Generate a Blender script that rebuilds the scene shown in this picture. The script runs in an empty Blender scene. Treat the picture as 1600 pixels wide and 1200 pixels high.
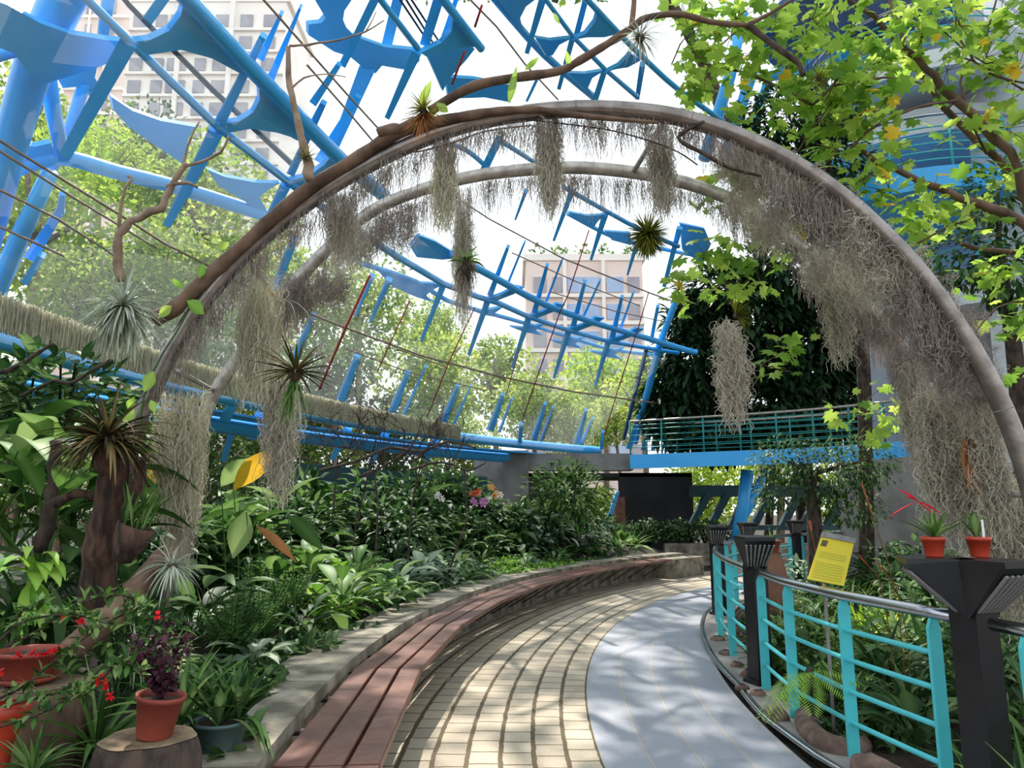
import bpy, math, random
from math import sin, cos, pi, radians, sqrt, atan2
from mathutils import Vector, Matrix, Quaternion

random.seed(11)
SC = bpy.context.scene
COL = SC.collection
V = Vector

# ------------------------------------------------------------------ camera
F = 1150.0
TH = radians(9.6)
CAM = V((0, 0, 1.6))
FW = V((0, cos(TH), sin(TH))); UP = V((0, -sin(TH), cos(TH))); RT = V((1, 0, 0))
cd = bpy.data.cameras.new('camera'); cd.sensor_width = 36; cd.lens = 36 * F / 1600
cd.clip_start = 0.05; cd.clip_end = 500
co = bpy.data.objects.new('camera', cd); COL.objects.link(co)
co.location = CAM; co.rotation_euler = (radians(90) + TH, 0, 0)
SC.camera = co

def ray(u, v):
    return RT * ((u - 800) / F) + UP * ((600 - v) / F) + FW
def P(u, v, t):
    return CAM + ray(u, v) * t
def G(u, v, z=0.0):
    d = ray(u, v)
    return CAM + d * ((z - 1.6) / d.z)
# the round garden: everything is laid out about one centre
CX, CY = 18.3, 5.2
def RP(R, a, z=0.0):
    return V((CX - R * cos(a), CY + R * sin(a), z))
def zs(R):
    q = 24 - R
    return 3.4 + .78 * q - .012 * q * q
def S(u, v, off=0.0):
    """where a line of sight meets the glazed shell (off = further out)"""
    d = ray(u, v); t = 2.0
    while t < 40:
        p = CAM + d * t
        R = sqrt((p.x - CX) ** 2 + (p.y - CY) ** 2)
        if p.z > zs(R - off * .6) + off * .8 and t > 4.5: break
        t += .04
    return p if t < 40 else CAM + d * 22
def Tof(p):
    return (p - CAM).dot(FW)

# ------------------------------------------------------------------ materials
def newmat(name):
    m = bpy.data.materials.new(name); m.use_nodes = True
    nt = m.node_tree; nt.nodes.clear()
    return m, nt, nt.nodes, nt.links
def lin(c):
    return tuple(((x / 255) / 12.92 if x / 255 <= .04045 else ((x / 255 + .055) / 1.055) ** 2.4) for x in c) + (1,)
def ramp(n, l, fac, cols):
    r = n.new('ShaderNodeValToRGB'); e = r.color_ramp.elements
    while len(e) < len(cols): e.new(.5)
    for i, c in enumerate(cols):
        e[i].position = c[0]; e[i].color = c[1]
    l.new(fac, r.inputs[0]); return r.outputs[0]
def mat(name, c1, c2=None, scale=6, rough=.6, metal=0, bump=0, bscale=40, spec=.5, stretch=None, detail=5):
    m, nt, n, l = newmat(name)
    o = n.new('ShaderNodeOutputMaterial'); b = n.new('ShaderNodeBsdfPrincipled')
    l.new(b.outputs[0], o.inputs[0])
    b.inputs['Roughness'].default_value = rough; b.inputs['Metallic'].default_value = metal
    b.inputs['Specular IOR Level'].default_value = spec
    tc = n.new('ShaderNodeTexCoord'); mp = n.new('ShaderNodeMapping')
    l.new(tc.outputs['Object'], mp.inputs[0])
    if stretch: mp.inputs['Scale'].default_value = stretch
    if c2:
        t = n.new('ShaderNodeTexNoise'); t.inputs['Scale'].default_value = scale; t.inputs['Detail'].default_value = detail
        l.new(mp.outputs[0], t.inputs['Vector'])
        l.new(ramp(n, l, t.outputs['Fac'], [(.35, lin(c1)), (.65, lin(c2))]), b.inputs['Base Color'])
    else: b.inputs['Base Color'].default_value = lin(c1)
    if bump:
        t2 = n.new('ShaderNodeTexNoise'); t2.inputs['Scale'].default_value = bscale; t2.inputs['Detail'].default_value = 6
        l.new(mp.outputs[0], t2.inputs['Vector'])
        bn = n.new('ShaderNodeBump'); bn.inputs['Strength'].default_value = bump; bn.inputs['Distance'].default_value = .02
        l.new(t2.outputs['Fac'], bn.inputs['Height']); l.new(bn.outputs[0], b.inputs['Normal'])
    return m
def leafmat(name, cols, trans=.35, rough=.5, spec=.26):
    """cols from dark to light, spread over the leaves by their own random tint"""
    m, nt, n, l = newmat(name)
    o = n.new('ShaderNodeOutputMaterial'); b = n.new('ShaderNodeBsdfPrincipled')
    b.inputs['Roughness'].default_value = rough; b.inputs['Specular IOR Level'].default_value = spec
    at = n.new('ShaderNodeAttribute'); at.attribute_name = 'tint'
    k = len(cols)
    c = ramp(n, l, at.outputs['Fac'], [(i / max(1, k - 1), lin(cc)) for i, cc in enumerate(cols)])
    l.new(c, b.inputs['Base Color'])
    if trans > 0:
        tr = n.new('ShaderNodeBsdfTranslucent'); mx = n.new('ShaderNodeMixShader')
        hs = n.new('ShaderNodeHueSaturation'); hs.inputs['Value'].default_value = 1.35; hs.inputs['Hue'].default_value = .485
        l.new(c, hs.inputs['Color']); l.new(hs.outputs[0], tr.inputs[0])
        mx.inputs[0].default_value = trans
        l.new(b.outputs[0], mx.inputs[1]); l.new(tr.outputs[0], mx.inputs[2]); l.new(mx.outputs[0], o.inputs[0])
    else: l.new(b.outputs[0], o.inputs[0])
    return m

M = {}
M['blue'] = mat('blue_paint', (56, 172, 250), (66, 182, 252), scale=.8, rough=.35)
M['bluefar'] = mat('pale_blue_paint', (70, 168, 230), (96, 186, 240), scale=.5, rough=.5)  # paler blue, mostly for the outer layer of the frame
M['bluedark'] = mat('dark_blue_steel', (24, 66, 112), (30, 84, 138), scale=1, rough=.5)
M['steel'] = mat('grey_steel_tube', (118, 110, 106), (150, 140, 134), scale=9, rough=.33, metal=.75, bump=.1, bscale=30)
M['steelpale'] = mat('pale_steel_tube', (150, 142, 134), (188, 180, 172), scale=12, rough=.45, metal=.5, bump=.15)
M['stainless'] = mat('stainless', (190, 192, 200), (170, 172, 180), scale=3, rough=.22, metal=1)
M['teal'] = mat('teal_paint', (70, 184, 194), (80, 196, 202), scale=4, rough=.35)
M['tealdark'] = mat('dark_teal_paint', (30, 130, 128), (46, 150, 146), scale=4, rough=.5)  # darker teal for the footbridge railing
M['black'] = mat('black_paint', (18, 18, 22), (27, 27, 32), scale=8, rough=.35)
M['louvre'] = mat('louvre_grey', (120, 120, 120), (150, 150, 148), scale=20, rough=.5)
M['rod'] = mat('red_rod', (196, 44, 40), (160, 50, 44), scale=10, rough=.5)
M['cable'] = mat('brown_cable', (140, 118, 104), (164, 142, 126), scale=10, rough=.6)
M['blackcable'] = mat('black_cable', (26, 32, 38), (36, 44, 50), scale=10, rough=.5)
M['bark'] = mat('brown_bark', (74, 54, 42), (122, 96, 78), scale=7, rough=.85, bump=.8, bscale=18, stretch=(1, 1, .35))
M['barklight'] = mat('pale_bark', (120, 98, 82), (164, 142, 122), scale=8, rough=.85, bump=.5, bscale=22)
M['barkdark'] = mat('dark_bark', (40, 31, 28), (86, 70, 60), scale=16, rough=.9, bump=1, bscale=34, stretch=(1, 1, .4))
M['barkred'] = mat('reddish_driftwood', (44, 31, 26), (100, 72, 58), scale=26, rough=.85, bump=1, bscale=50, stretch=(1, 1, .25))
M['cut'] = mat('cut_wood', (150, 128, 100), (108, 90, 70), scale=10, rough=.85, bump=.3)
M['jar'] = mat('brown_terracotta', (104, 70, 56), (134, 92, 74), scale=4, rough=.8)
M['terracotta'] = mat('terracotta', (124, 52, 40), (146, 66, 50), scale=5, rough=.65)
M['redpot'] = mat('red_plastic_pot', (178, 58, 38), (192, 68, 44), scale=3, rough=.45)
M['soil'] = mat('soil', (44, 34, 27), (66, 50, 38), scale=14, rough=.95, bump=1, bscale=40)
M['bedsoil'] = mat('bed_soil', (30, 28, 20), (52, 46, 32), scale=5, rough=.95, bump=1, bscale=20)
M['planter'] = mat('grey_green_plastic', (70, 92, 92), (84, 106, 104), scale=6, rough=.5)
M['concrete'] = mat('mossy_concrete', (96, 90, 76), (164, 154, 138), scale=4.5, rough=.9, bump=.5, bscale=26, detail=8)
M['concretedark'] = mat('dark_concrete', (116, 112, 110), (148, 143, 140), scale=1.6, rough=.9, bump=.3, detail=8)
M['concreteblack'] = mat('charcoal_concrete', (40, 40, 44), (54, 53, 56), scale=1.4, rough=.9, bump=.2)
M['whitewall'] = mat('white_render', (206, 210, 220), (222, 226, 234), scale=.8, rough=.8)
M['greywall'] = mat('shaded_white_render', (150, 156, 168), (164, 170, 182), scale=.8, rough=.8)  # white render standing in shade, the shade put into its grey
M['towerstone'] = mat('pink_stone', (226, 204, 194), (236, 216, 206), scale=.2, rough=.8)
M['towerpale'] = mat('pale_stone', (238, 228, 220), (246, 238, 230), scale=.2, rough=.8)
M['pane'] = mat('tower_glass', (150, 172, 206), (176, 192, 218), scale=.3, rough=.15)
M['panedark'] = mat('grey_window', (150, 146, 154), (172, 166, 172), scale=.3, rough=.3)  # greyer pane than the bluish tower glass
M['yellow'] = mat('yellow_board', (226, 200, 40), (220, 206, 62), scale=10, rough=.5)
M['ink'] = mat('grey_green_ink', (178, 178, 56), rough=.7)
M['inkdark'] = mat('brown_ink', (96, 84, 56), rough=.7)
M['inkpale'] = mat('pale_ink', (196, 188, 150), rough=.7)
M['white'] = mat('white_plastic', (226, 226, 222), rough=.5)
M['brickred'] = mat('brick_pier', (120, 72, 62), (150, 98, 84), scale=14, rough=.9, bump=.6)
M['stone'] = mat('brown_stone', (92, 74, 66), (132, 108, 96), scale=9, rough=.9, bump=.8, bscale=18)
M['tealpanel'] = mat('dark_teal_panel', (22, 58, 66), (30, 70, 78), scale=2, rough=.6)
M['wood'] = mat('red_brown_timber', (88, 47, 38), (116, 72, 58), scale=3, rough=.4, bump=.25, bscale=14, stretch=(1, 1, 1), detail=8)
M['redflower'] = leafmat('red_petal', [(200, 26, 26), (226, 44, 34)], trans=.3)
M['pink'] = leafmat('pink_petal', [(196, 120, 180), (222, 168, 214)], trans=.3)
M['whitep'] = leafmat('white_petal', [(226, 224, 220), (240, 238, 232)], trans=.3)
M['orange'] = leafmat('orange_petal', [(226, 150, 60), (240, 190, 90)], trans=.3)
M['spike'] = leafmat('orange_spike', [(196, 84, 60), (222, 132, 92)], trans=.2)
M['glass'] = None

M['L_dark'] = leafmat('dark_leaf', [(22, 44, 22), (40, 72, 34), (62, 98, 48), (104, 132, 84)])
M['L_mid'] = leafmat('mid_leaf', [(30, 58, 26), (54, 90, 38), (84, 126, 56), (142, 168, 104)])
M['L_bright'] = leafmat('bright_leaf', [(62, 106, 36), (96, 148, 50), (134, 180, 70), (176, 206, 100)])
M['L_grey'] = leafmat('grey_green_leaf', [(54, 80, 60), (92, 120, 96), (136, 160, 132), (184, 198, 172)])
M['L_lime'] = leafmat('lime_leaf', [(110, 150, 40), (150, 186, 56), (196, 212, 86)], trans=.5)
M['L_tree'] = leafmat('lobed_leaf', [(74, 112, 44), (100, 146, 54), (136, 174, 70), (164, 196, 86), (176, 204, 92), (216, 188, 60)], trans=.6)
M['L_ficus'] = leafmat('ficus_leaf', [(14, 30, 20), (24, 48, 28), (38, 66, 38), (60, 92, 54)], trans=.2)
M['L_far'] = leafmat('far_leaf', [(70, 96, 48), (112, 140, 64), (150, 172, 84), (186, 192, 104)], trans=.5, rough=.7)
M['L_farlime'] = leafmat('far_lime_leaf', [(110, 144, 52), (150, 180, 68), (190, 206, 92)], trans=.5, rough=.7)
M['L_fardark'] = leafmat('far_dark_leaf', [(46, 72, 42), (74, 102, 54), (112, 136, 74)], trans=.4, rough=.7)
M['L_purple'] = leafmat('purple_leaf', [(46, 22, 34), (70, 34, 50), (96, 54, 68)], trans=.2)
M['L_brom'] = leafmat('bromeliad_leaf', [(70, 24, 20), (50, 34, 24), (52, 60, 30), (72, 76, 38), (150, 124, 78)], trans=.2)
M['L_silver'] = leafmat('silver_air_plant_leaf', [(112, 122, 104), (160, 168, 148), (198, 204, 188)], trans=.2)
M['L_airgreen'] = leafmat('olive_air_plant_leaf', [(60, 66, 24), (96, 104, 36), (150, 152, 56)], trans=.2)
M['L_variegated'] = leafmat('pale_striped_leaf', [(110, 140, 80), (178, 192, 140), (214, 220, 184)], trans=.3)
M['L_yellow'] = leafmat('yellowed_leaf', [(190, 150, 30), (214, 176, 50)], trans=.4)
M['L_brown'] = leafmat('dead_leaf', [(120, 78, 44), (164, 112, 66)], trans=.2)
M['moss'] = leafmat('spanish_moss', [(172, 166, 156), (204, 199, 186), (228, 224, 210)], trans=.58, rough=.9, spec=.1)
M['mossdark'] = leafmat('brownish_spanish_moss', [(146, 136, 130), (180, 170, 162), (206, 198, 188)], trans=.58, rough=.9, spec=.1)
M['mosspale'] = leafmat('pale_spanish_moss', [(176, 173, 154), (208, 205, 186), (228, 225, 206)], trans=.5, rough=.9, spec=.1)

def glassmat():
    m, nt, n, l = newmat('clear_glass')
    o = n.new('ShaderNodeOutputMaterial')
    tr = n.new('ShaderNodeBsdfTransparent'); tr.inputs[0].default_value = (.96, .985, .98, 1)
    gl = n.new('ShaderNodeBsdfGlossy'); gl.inputs['Roughness'].default_value = .03; gl.inputs[0].default_value = (.9, .95, 1, 1)
    df = n.new('ShaderNodeBsdfTranslucent'); df.inputs[0].default_value = (.9, .93, .95, 1)
    m1 = n.new('ShaderNodeMixShader'); m1.inputs[0].default_value = .05
    m2 = n.new('ShaderNodeMixShader'); m2.inputs[0].default_value = .045
    l.new(tr.outputs[0], m1.inputs[1]); l.new(gl.outputs[0], m1.inputs[2])
    l.new(m1.outputs[0], m2.inputs[1]); l.new(df.outputs[0], m2.inputs[2]); l.new(m2.outputs[0], o.inputs[0])
    return m
M['glass'] = glassmat()

def polar(n, l):
    g = n.new('ShaderNodeNewGeometry'); sp = n.new('ShaderNodeSeparateXYZ'); l.new(g.outputs['Position'], sp.inputs[0])
    def mth(op, a, b=None, v=None):
        x = n.new('ShaderNodeMath'); x.operation = op
        for i, q in enumerate((a, b)):
            if q is None: continue
            if isinstance(q, (int, float)): x.inputs[i].default_value = q
            else: l.new(q, x.inputs[i])
        return x.outputs[0]
    dx = mth('SUBTRACT', CX, sp.outputs[0]); dy = mth('SUBTRACT', sp.outputs[1], CY)
    R = mth('SQRT', mth('ADD', mth('MULTIPLY', dx, dx), mth('MULTIPLY', dy, dy)))
    a = mth('ARCTAN2', dy, dx)
    return R, a, mth
def paving(name, colw, rowh, gapw, gaph, base, joint, R0, Rn, stagger=True, rough=.85, jr=.5):
    m, nt, n, l = newmat(name)
    o = n.new('ShaderNodeOutputMaterial'); b = n.new('ShaderNodeBsdfPrincipled'); l.new(b.outputs[0], o.inputs[0])
    b.inputs['Roughness'].default_value = rough
    R, a, mth = polar(n, l)
    nz = n.new('ShaderNodeTexNoise'); nz.inputs['Scale'].default_value = 7; nz.inputs['Detail'].default_value = 3
    g = n.new('ShaderNodeNewGeometry'); l.new(g.outputs['Position'], nz.inputs['Vector'])
    wob = mth('MULTIPLY', mth('SUBTRACT', nz.outputs['Fac'], .5), .05 * jr)
    c = mth('DIVIDE', mth('ADD', mth('SUBTRACT', R, R0), wob), colw)
    ci = mth('FLOOR', c); cf = mth('SUBTRACT', c, ci)
    arc = mth('ADD', mth('MULTIPLY', a, Rn), wob)
    wn0 = n.new('ShaderNodeTexWhiteNoise'); wn0.noise_dimensions = '1D'; l.new(ci, wn0.inputs['W'])
    s = mth('ADD', mth('DIVIDE', arc, rowh), mth('MULTIPLY', wn0.outputs['Value'], 1.0 if stagger else 0.0))
    si = mth('FLOOR', s); sf = mth('SUBTRACT', s, si)
    def edge(f, w):
        d = mth('MINIMUM', f, mth('SUBTRACT', 1.0, f)); return mth('LESS_THAN', d, w)
    j1 = edge(cf, gapw / colw / 2); j2 = edge(sf, gaph / rowh / 2)
    jn = mth('MAXIMUM', j1, j2)
    cb = n.new('ShaderNodeCombineXYZ'); l.new(ci, cb.inputs[0]); l.new(si, cb.inputs[1])
    wn = n.new('ShaderNodeTexWhiteNoise'); l.new(cb.outputs[0], wn.inputs['Vector'])
    col = ramp(n, l, wn.outputs['Value'], [(i / (len(base) - 1), lin(x)) for i, x in enumerate(base)])
    n2 = n.new('ShaderNodeTexNoise'); n2.inputs['Scale'].default_value = 60; n2.inputs['Detail'].default_value = 4
    l.new(g.outputs['Position'], n2.inputs['Vector'])
    mx0 = n.new('ShaderNodeMix'); mx0.data_type = 'RGBA'; mx0.blend_type = 'MULTIPLY'; mx0.inputs[0].default_value = .5
    l.new(col, mx0.inputs[6]); l.new(ramp(n, l, n2.outputs['Fac'], [(.3, (.7, .7, .7, 1)), (.7, (1.15, 1.13, 1.1, 1))]), mx0.inputs[7])
    mx = n.new('ShaderNodeMix'); mx.data_type = 'RGBA'
    l.new(jn, mx.inputs[0]); l.new(mx0.outputs[2], mx.inputs[6]); mx.inputs[7].default_value = lin(joint)
    l.new(mx.outputs[2], b.inputs['Base Color'])
    bn = n.new('ShaderNodeBump'); bn.inputs['Strength'].default_value = .7; bn.inputs['Distance'].default_value = .01
    h = mth('ADD', mth('SUBTRACT', 1.0, jn), mth('MULTIPLY', n2.outputs['Fac'], .25))
    l.new(h, bn.inputs['Height']); l.new(bn.outputs[0], b.inputs['Normal'])
    return m
M['paver'] = paving('sandy_stone_pavers', .218, .235, .032, .017, [(158, 146, 130), (184, 170, 150), (170, 158, 140), (192, 178, 158)], (84, 70, 48), 17.72, 18.5)
M['tile'] = paving('grey_granite_tiles', .318, .62, .010, .004, [(142, 146, 158), (150, 153, 164), (146, 150, 160)], (176, 160, 136), 16.45, 17, rough=.6, jr=.05)

# ------------------------------------------------------------------ mesh collector
class MB:
    def __init__(s):
        s.v = []; s.f = []; s.t = []
    def add(s, vs, fs, tint=.5):
        k = len(s.v); s.v.extend(vs); s.f.extend([tuple(i + k for i in f) for f in fs]); s.t.extend([tint] * len(vs))
    def build(s, name, m, parent=None, smooth=True, loc=None):
        me = bpy.data.meshes.new(name)
        o0 = V((0, 0, 0))
        if loc is not None: o0 = V(loc)
        elif parent is not None: o0 = V(parent.get('_o', (0, 0, 0)))
        me.from_pydata([(p[0] - o0[0], p[1] - o0[1], p[2] - o0[2]) for p in s.v], [], s.f)
        me.update()
        at = me.attributes.new('tint', 'FLOAT', 'POINT'); at.data.foreach_set('value', s.t)
        if smooth: me.polygons.foreach_set('use_smooth', [True] * len(me.polygons))
        me.materials.append(M[m] if isinstance(m, str) else m)
        ob = bpy.data.objects.new(name, me); COL.objects.link(ob)
        if parent is not None:
            ob.parent = parent; ob['_o'] = tuple(o0)
        elif loc is not None: ob.location = o0
        return ob
    def box(s, c, sx, sy, sz, rz=0, tint=.5):
        vs = []
        for dz in (-1, 1):
            for dx, dy in ((-1, -1), (1, -1), (1, 1), (-1, 1)):
                x, y = dx * sx / 2, dy * sy / 2
                vs.append(V((c[0] + x * cos(rz) - y * sin(rz), c[1] + x * sin(rz) + y * cos(rz), c[2] + dz * sz / 2)))
        s.add(vs, [(3, 2, 1, 0), (4, 5, 6, 7), (0, 1, 5, 4), (1, 2, 6, 5), (2, 3, 7, 6), (3, 0, 4, 7)], tint)
    def tube(s, pts, r, n=8, cap=True, tint=.5):
        pts = [V(p) for p in pts]; k = len(pts)
        rs = r if isinstance(r, (list, tuple)) else [r] * k
        if len(rs) != k:
            rs = [rs[0] + (rs[-1] - rs[0]) * i / (k - 1) for i in range(k)]
        d0 = (pts[1] - pts[0]).normalized()
        a = d0.orthogonal().normalized()
        vs = []
        for i in range(k):
            d = (pts[min(i + 1, k - 1)] - pts[max(i - 1, 0)])
            if d.length < 1e-9: d = d0
            d.normalize(); a = (a - d * a.dot(d))
            if a.length < 1e-6: a = d.orthogonal()
            a.normalize(); b = d.cross(a)
            for j in range(n):
                q = 2 * pi * j / n
                vs.append(pts[i] + (a * cos(q) + b * sin(q)) * rs[i])
        fs = [(i * n + j, i * n + (j + 1) % n, (i + 1) * n + (j + 1) % n, (i + 1) * n + j) for i in range(k - 1) for j in range(n)]
        if cap:
            fs.append(tuple(range(n - 1, -1, -1))); fs.append(tuple((k - 1) * n + j for j in range(n)))
        s.add(vs, fs, tint)
    def lathe(s, c, prof, n=28, tint=.5, tilt=None):
        vs = []
        for (r, z) in prof:
            for j in range(n):
                q = V((r * cos(2 * pi * j / n), r * sin(2 * pi * j / n), z))
                if tilt is not None: q = tilt @ q
                vs.append(q + V(c))
        k = len(prof)
        fs = [(i * n + j, i * n + (j + 1) % n, (i + 1) * n + (j + 1) % n, (i + 1) * n + j) for i in range(k - 1) for j in range(n)]
        s.add(vs, fs, tint)
    def blade(s, a, b, wa, wb, nrm, th=.04):
        """flat tapered bar from a to b, its flat side square to nrm"""
        a, b = V(a), V(b); d = (b - a).normalized(); w = d.cross(nrm).normalized(); nn = w.cross(d).normalized()
        vs = []
        for p, ww in ((a, wa), (b, wb)):
            for i, j in ((-1, -1), (1, -1), (1, 1), (-1, 1)):
                vs.append(p + w * (i * ww / 2) + nn * (j * th / 2))
        s.add(vs, [(3, 2, 1, 0), (4, 5, 6, 7), (0, 1, 5, 4), (1, 2, 6, 5), (2, 3, 7, 6), (3, 0, 4, 7)])
    def plate(s, pts, nrm, th=.05):
        k = len(pts); pts = [V(p) for p in pts]; nn = V(nrm).normalized() * th / 2
        c = sum(pts, V()) / k
        vs = [p - nn for p in pts] + [p + nn for p in pts]
        fs = [tuple(range(k - 1, -1, -1)), tuple(range(k, 2 * k))] + [(i, (i + 1) % k, (i + 1) % k + k, i + k) for i in range(k)]
        s.add(vs, fs)
    def ring(s, R0, R1, a0, a1, z0, z1, n=60):
        vs = []
        for i in range(n + 1):
            a = a0 + (a1 - a0) * i / n
            vs += [RP(R0, a, z0), RP(R1, a, z0), RP(R1, a, z1), RP(R0, a, z1)]
        fs = []
        for i in range(n):
            k = i * 4
            for j in range(4):
                fs.append((k + j, k + (j + 1) % 4, k + 4 + (j + 1) % 4, k + 4 + j))
        fs += [(0, 1, 2, 3), (n * 4 + 3, n * 4 + 2, n * 4 + 1, n * 4)]
        s.add(vs, fs)
    def leaf(s, base, d, L, W, droop=.5, segs=5, fold=.25, tint=None, wp=.45, twist=0, side=None):
        """blade with a midrib; wp = where along it is widest"""
        d = V(d).normalized(); p = V(base)
        sd = side if side is not None else d.cross(V((0, 0, 1)))
        if sd.length < 1e-3: sd = V((1, 0, 0))
        sd = V(sd).normalized()
        if twist: sd = Quaternion(d, twist) @ sd
        vs = []; st = L / segs
        tint = random.random() if tint is None else tint
        for i in range(segs + 1):
            x = i / segs
            if wp < .25: w = W * (1 - x) ** .7
            else:
                w = W * (sin(pi * x ** (math.log(.5) / math.log(wp)))) if 0 < x < 1 else W * .06
            up = sd.cross(d).normalized()
            vs += [p - sd * w / 2 + up * w * fold, V(p), p + sd * w / 2 + up * w * fold]
            d = (d + V((0, 0, -1)) * droop / segs).normalized()
            p = p + d * st
        fs = []
        for i in range(segs):
            k = 3 * i; fs += [(k, k + 1, k + 4, k + 3), (k + 1, k + 2, k + 5, k + 4)]
        k0 = len(s.t); s.add(vs, fs, tint)
        for i in range(segs + 1): s.t[k0 + 3 * i + 1] = min(1, tint + .22)
    def rhomb(s, p, d, L, W, nrm=None, tint=None):
        p = V(p); d = V(d).normalized()
        w = (d.cross(nrm) if nrm is not None else d.orthogonal()).normalized() * W / 2
        if nrm is None: w = Quaternion(d, random.uniform(0, 6.28)) @ w
        s.add([p, p + d * L * .5 - w, p + d * L, p + d * L * .5 + w], [(0, 1, 2, 3)], random.random() if tint is None else tint)
    def palmate(s, p, d, nrm, Rr, tint=None):
        """five to seven lobed leaf: p stalk end, d main direction, nrm upper side"""
        d = V(d).normalized(); nrm = V(nrm); nrm = (nrm - d * nrm.dot(d)).normalized(); w = d.cross(nrm)
        out = []
        A = [-150, -125, -100, -78, -58, -35, -18, 0, 18, 35, 58, 78, 100, 125, 150]
        Q = [.35, .62, .5, .84, .62, .92, .68, 1.05, .68, .92, .62, .84, .5, .62, .35]
        c = p + d * Rr * .15
        for a, q in zip(A, Q):
            a = radians(a + random.uniform(-4, 4)); r = Rr * q * .62
            out.append(c + d * cos(a) * r + w * sin(a) * r - nrm * (r * r) * (1.6 / Rr) * .22)
        k = len(out)
        s.add([c] + out, [(0, i, i + 1) for i in range(1, k)] , random.random() if tint is None else tint)

def empty(name, loc, label, cat, group=None, kind=None):
    o = bpy.data.objects.new(name, None); COL.objects.link(o); o.empty_display_size = .1
    o.location = loc; o['_o'] = tuple(loc)
    o['label'] = label; o['category'] = cat
    if group: o['group'] = group
    if kind: o['kind'] = kind
    return o
def tag(o, label, cat, group=None, kind=None):
    o['label'] = label; o['category'] = cat
    if group: o['group'] = group
    if kind: o['kind'] = kind
    return o
def struct(o, label=None, cat=None):
    o['kind'] = 'structure'
    if label: o['label'] = label
    if cat: o['category'] = cat
    return o
def copytree(o, parent=None, link=True):
    c = o.copy(); COL.objects.link(c); c.parent = parent
    for ch in list(o.children): copytree(ch, c)
    return c
def smooth_pts(pts, sub=4):
    pts = [V(p) for p in pts]; out = []
    for i in range(len(pts) - 1):
        p0 = pts[max(i - 1, 0)]; p1 = pts[i]; p2 = pts[i + 1]; p3 = pts[min(i + 2, len(pts) - 1)]
        for j in range(sub):
            t = j / sub
            out.append(.5 * ((2 * p1) + (p2 - p0) * t + (2 * p0 - 5 * p1 + 4 * p2 - p3) * t * t + (3 * p1 - p0 - 3 * p2 + p3) * t ** 3))
    out.append(pts[-1]); return out
def rnd(a, b): return random.uniform(a, b)
def rdir():
    z = rnd(-1, 1); a = rnd(0, 2 * pi); q = sqrt(1 - z * z); return V((q * cos(a), q * sin(a), z))

# ================================================================== SETTING
A0, A1 = -.42, 1.35
b = MB(); b.ring(17.72, 19.55, A0, A1, -.06, 0, 90); struct(b.build('floor', 'paver', smooth=False), 'sandy stone paver half of the curved path', 'path')
b = MB(); b.ring(16.43, 17.72, A0, A1, -.06, .001, 90); struct(b.build('floor', 'tile', smooth=False), 'smooth grey granite tile half of the curved path beside the railing', 'path')
# ground everywhere else
b = MB(); b.box((5, 60, -.2), 260, 260, .26); struct(b.build('ground', 'bedsoil', smooth=False), 'dark soil ground under the whole garden', 'ground')
# left bed, rising gently to the shell
b = MB()
na, nr = 60, 14
for i in range(na + 1):
    a = A0 + (.80 - A0) * i / na
    for j in range(nr + 1):
        R = 19.9 + (26 - 19.9) * j / nr
        b.v.append(RP(R, a, .40 + .35 * min(1, (R - 19.9) / 3) + .05 * sin(a * 60 + j * 1.7))); b.t.append(.5)
for i in range(na):
    for j in range(nr):
        k = i * (nr + 1) + j; b.f.append((k, k + 1, k + nr + 2, k + nr + 1))
struct(b.build('ground', 'bedsoil'), 'dark soil of the planted bed behind the bench', 'ground')
b = MB(); b.ring(8, 16.3, A0, A1, -.05, .02, 60); struct(b.build('ground', 'soil', smooth=False), 'brown soil of the round bed inside the railing', 'ground')

# low wall and coping behind bench
w = empty('garden_wall', RP(19.7, .1, 0), 'curved mossy concrete wall with flat coping behind the timber bench', 'garden wall', kind='structure')
b = MB(); b.ring(19.56, 19.9, A0, .775, -.05, .42, 70); b.build('wall_body', 'concrete', w, smooth=False)
b = MB()
# coping in cast lengths
a = A0
while a < .77:
    a2 = min(a + .082, .778); b.ring(19.49, 19.97, a + .0008, a2 - .0008, .42, .50, 5); a = a2
b.build('coping', 'concrete', w, smooth=False)
b = MB(); b.ring(19.05, 19.56, .70, .776, -.02, .44, 8); b.build('end_block', 'concrete', w, smooth=False)

# stainless pipe kerb and dark gutter on railing side
def RF(a):
    T = [(-.6, 15.9), (-.16, 15.9), (-.07, 16.0), (-.01, 16.13), (.045, 16.18), (.11, 16.15), (.188, 16.22), (.267, 16.29), (.393, 16.42), (.6, 16.45), (2, 16.45)]
    for i in range(len(T) - 1):
        if T[i][0] <= a <= T[i + 1][0]:
            q = (a - T[i][0]) / (T[i + 1][0] - T[i][0]); return T[i][1] * (1 - q) + T[i + 1][1] * q
    return 16.2
b = MB(); b.tube([RP(RF(a) + .22, a, .035) for a in [A0 + i * .01 for i in range(130)]], .022, 8)
tag(b.build('kerb_pipe', 'stainless'), 'thin steel pipe laid along the kerb beneath the teal railing', 'pipe')
b = MB()
vs = []
for i in range(131):
    a = A0 + i * .01; R = RF(a)
    vs += [RP(R - .16, a, .02), RP(R + .18, a, .02), RP(R + .18, a, .045), RP(R - .16, a, .045)]
fs = []
for i in range(130):
    k = 4 * i
    for j in range(4): fs.append((k + j, k + (j + 1) % 4, k + 4 + (j + 1) % 4, k + 4 + j))
b.add(vs, fs); struct(b.build('trim_1', 'concretedark', smooth=False), 'dark concrete kerb strip under the teal railing', 'kerb')

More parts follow.
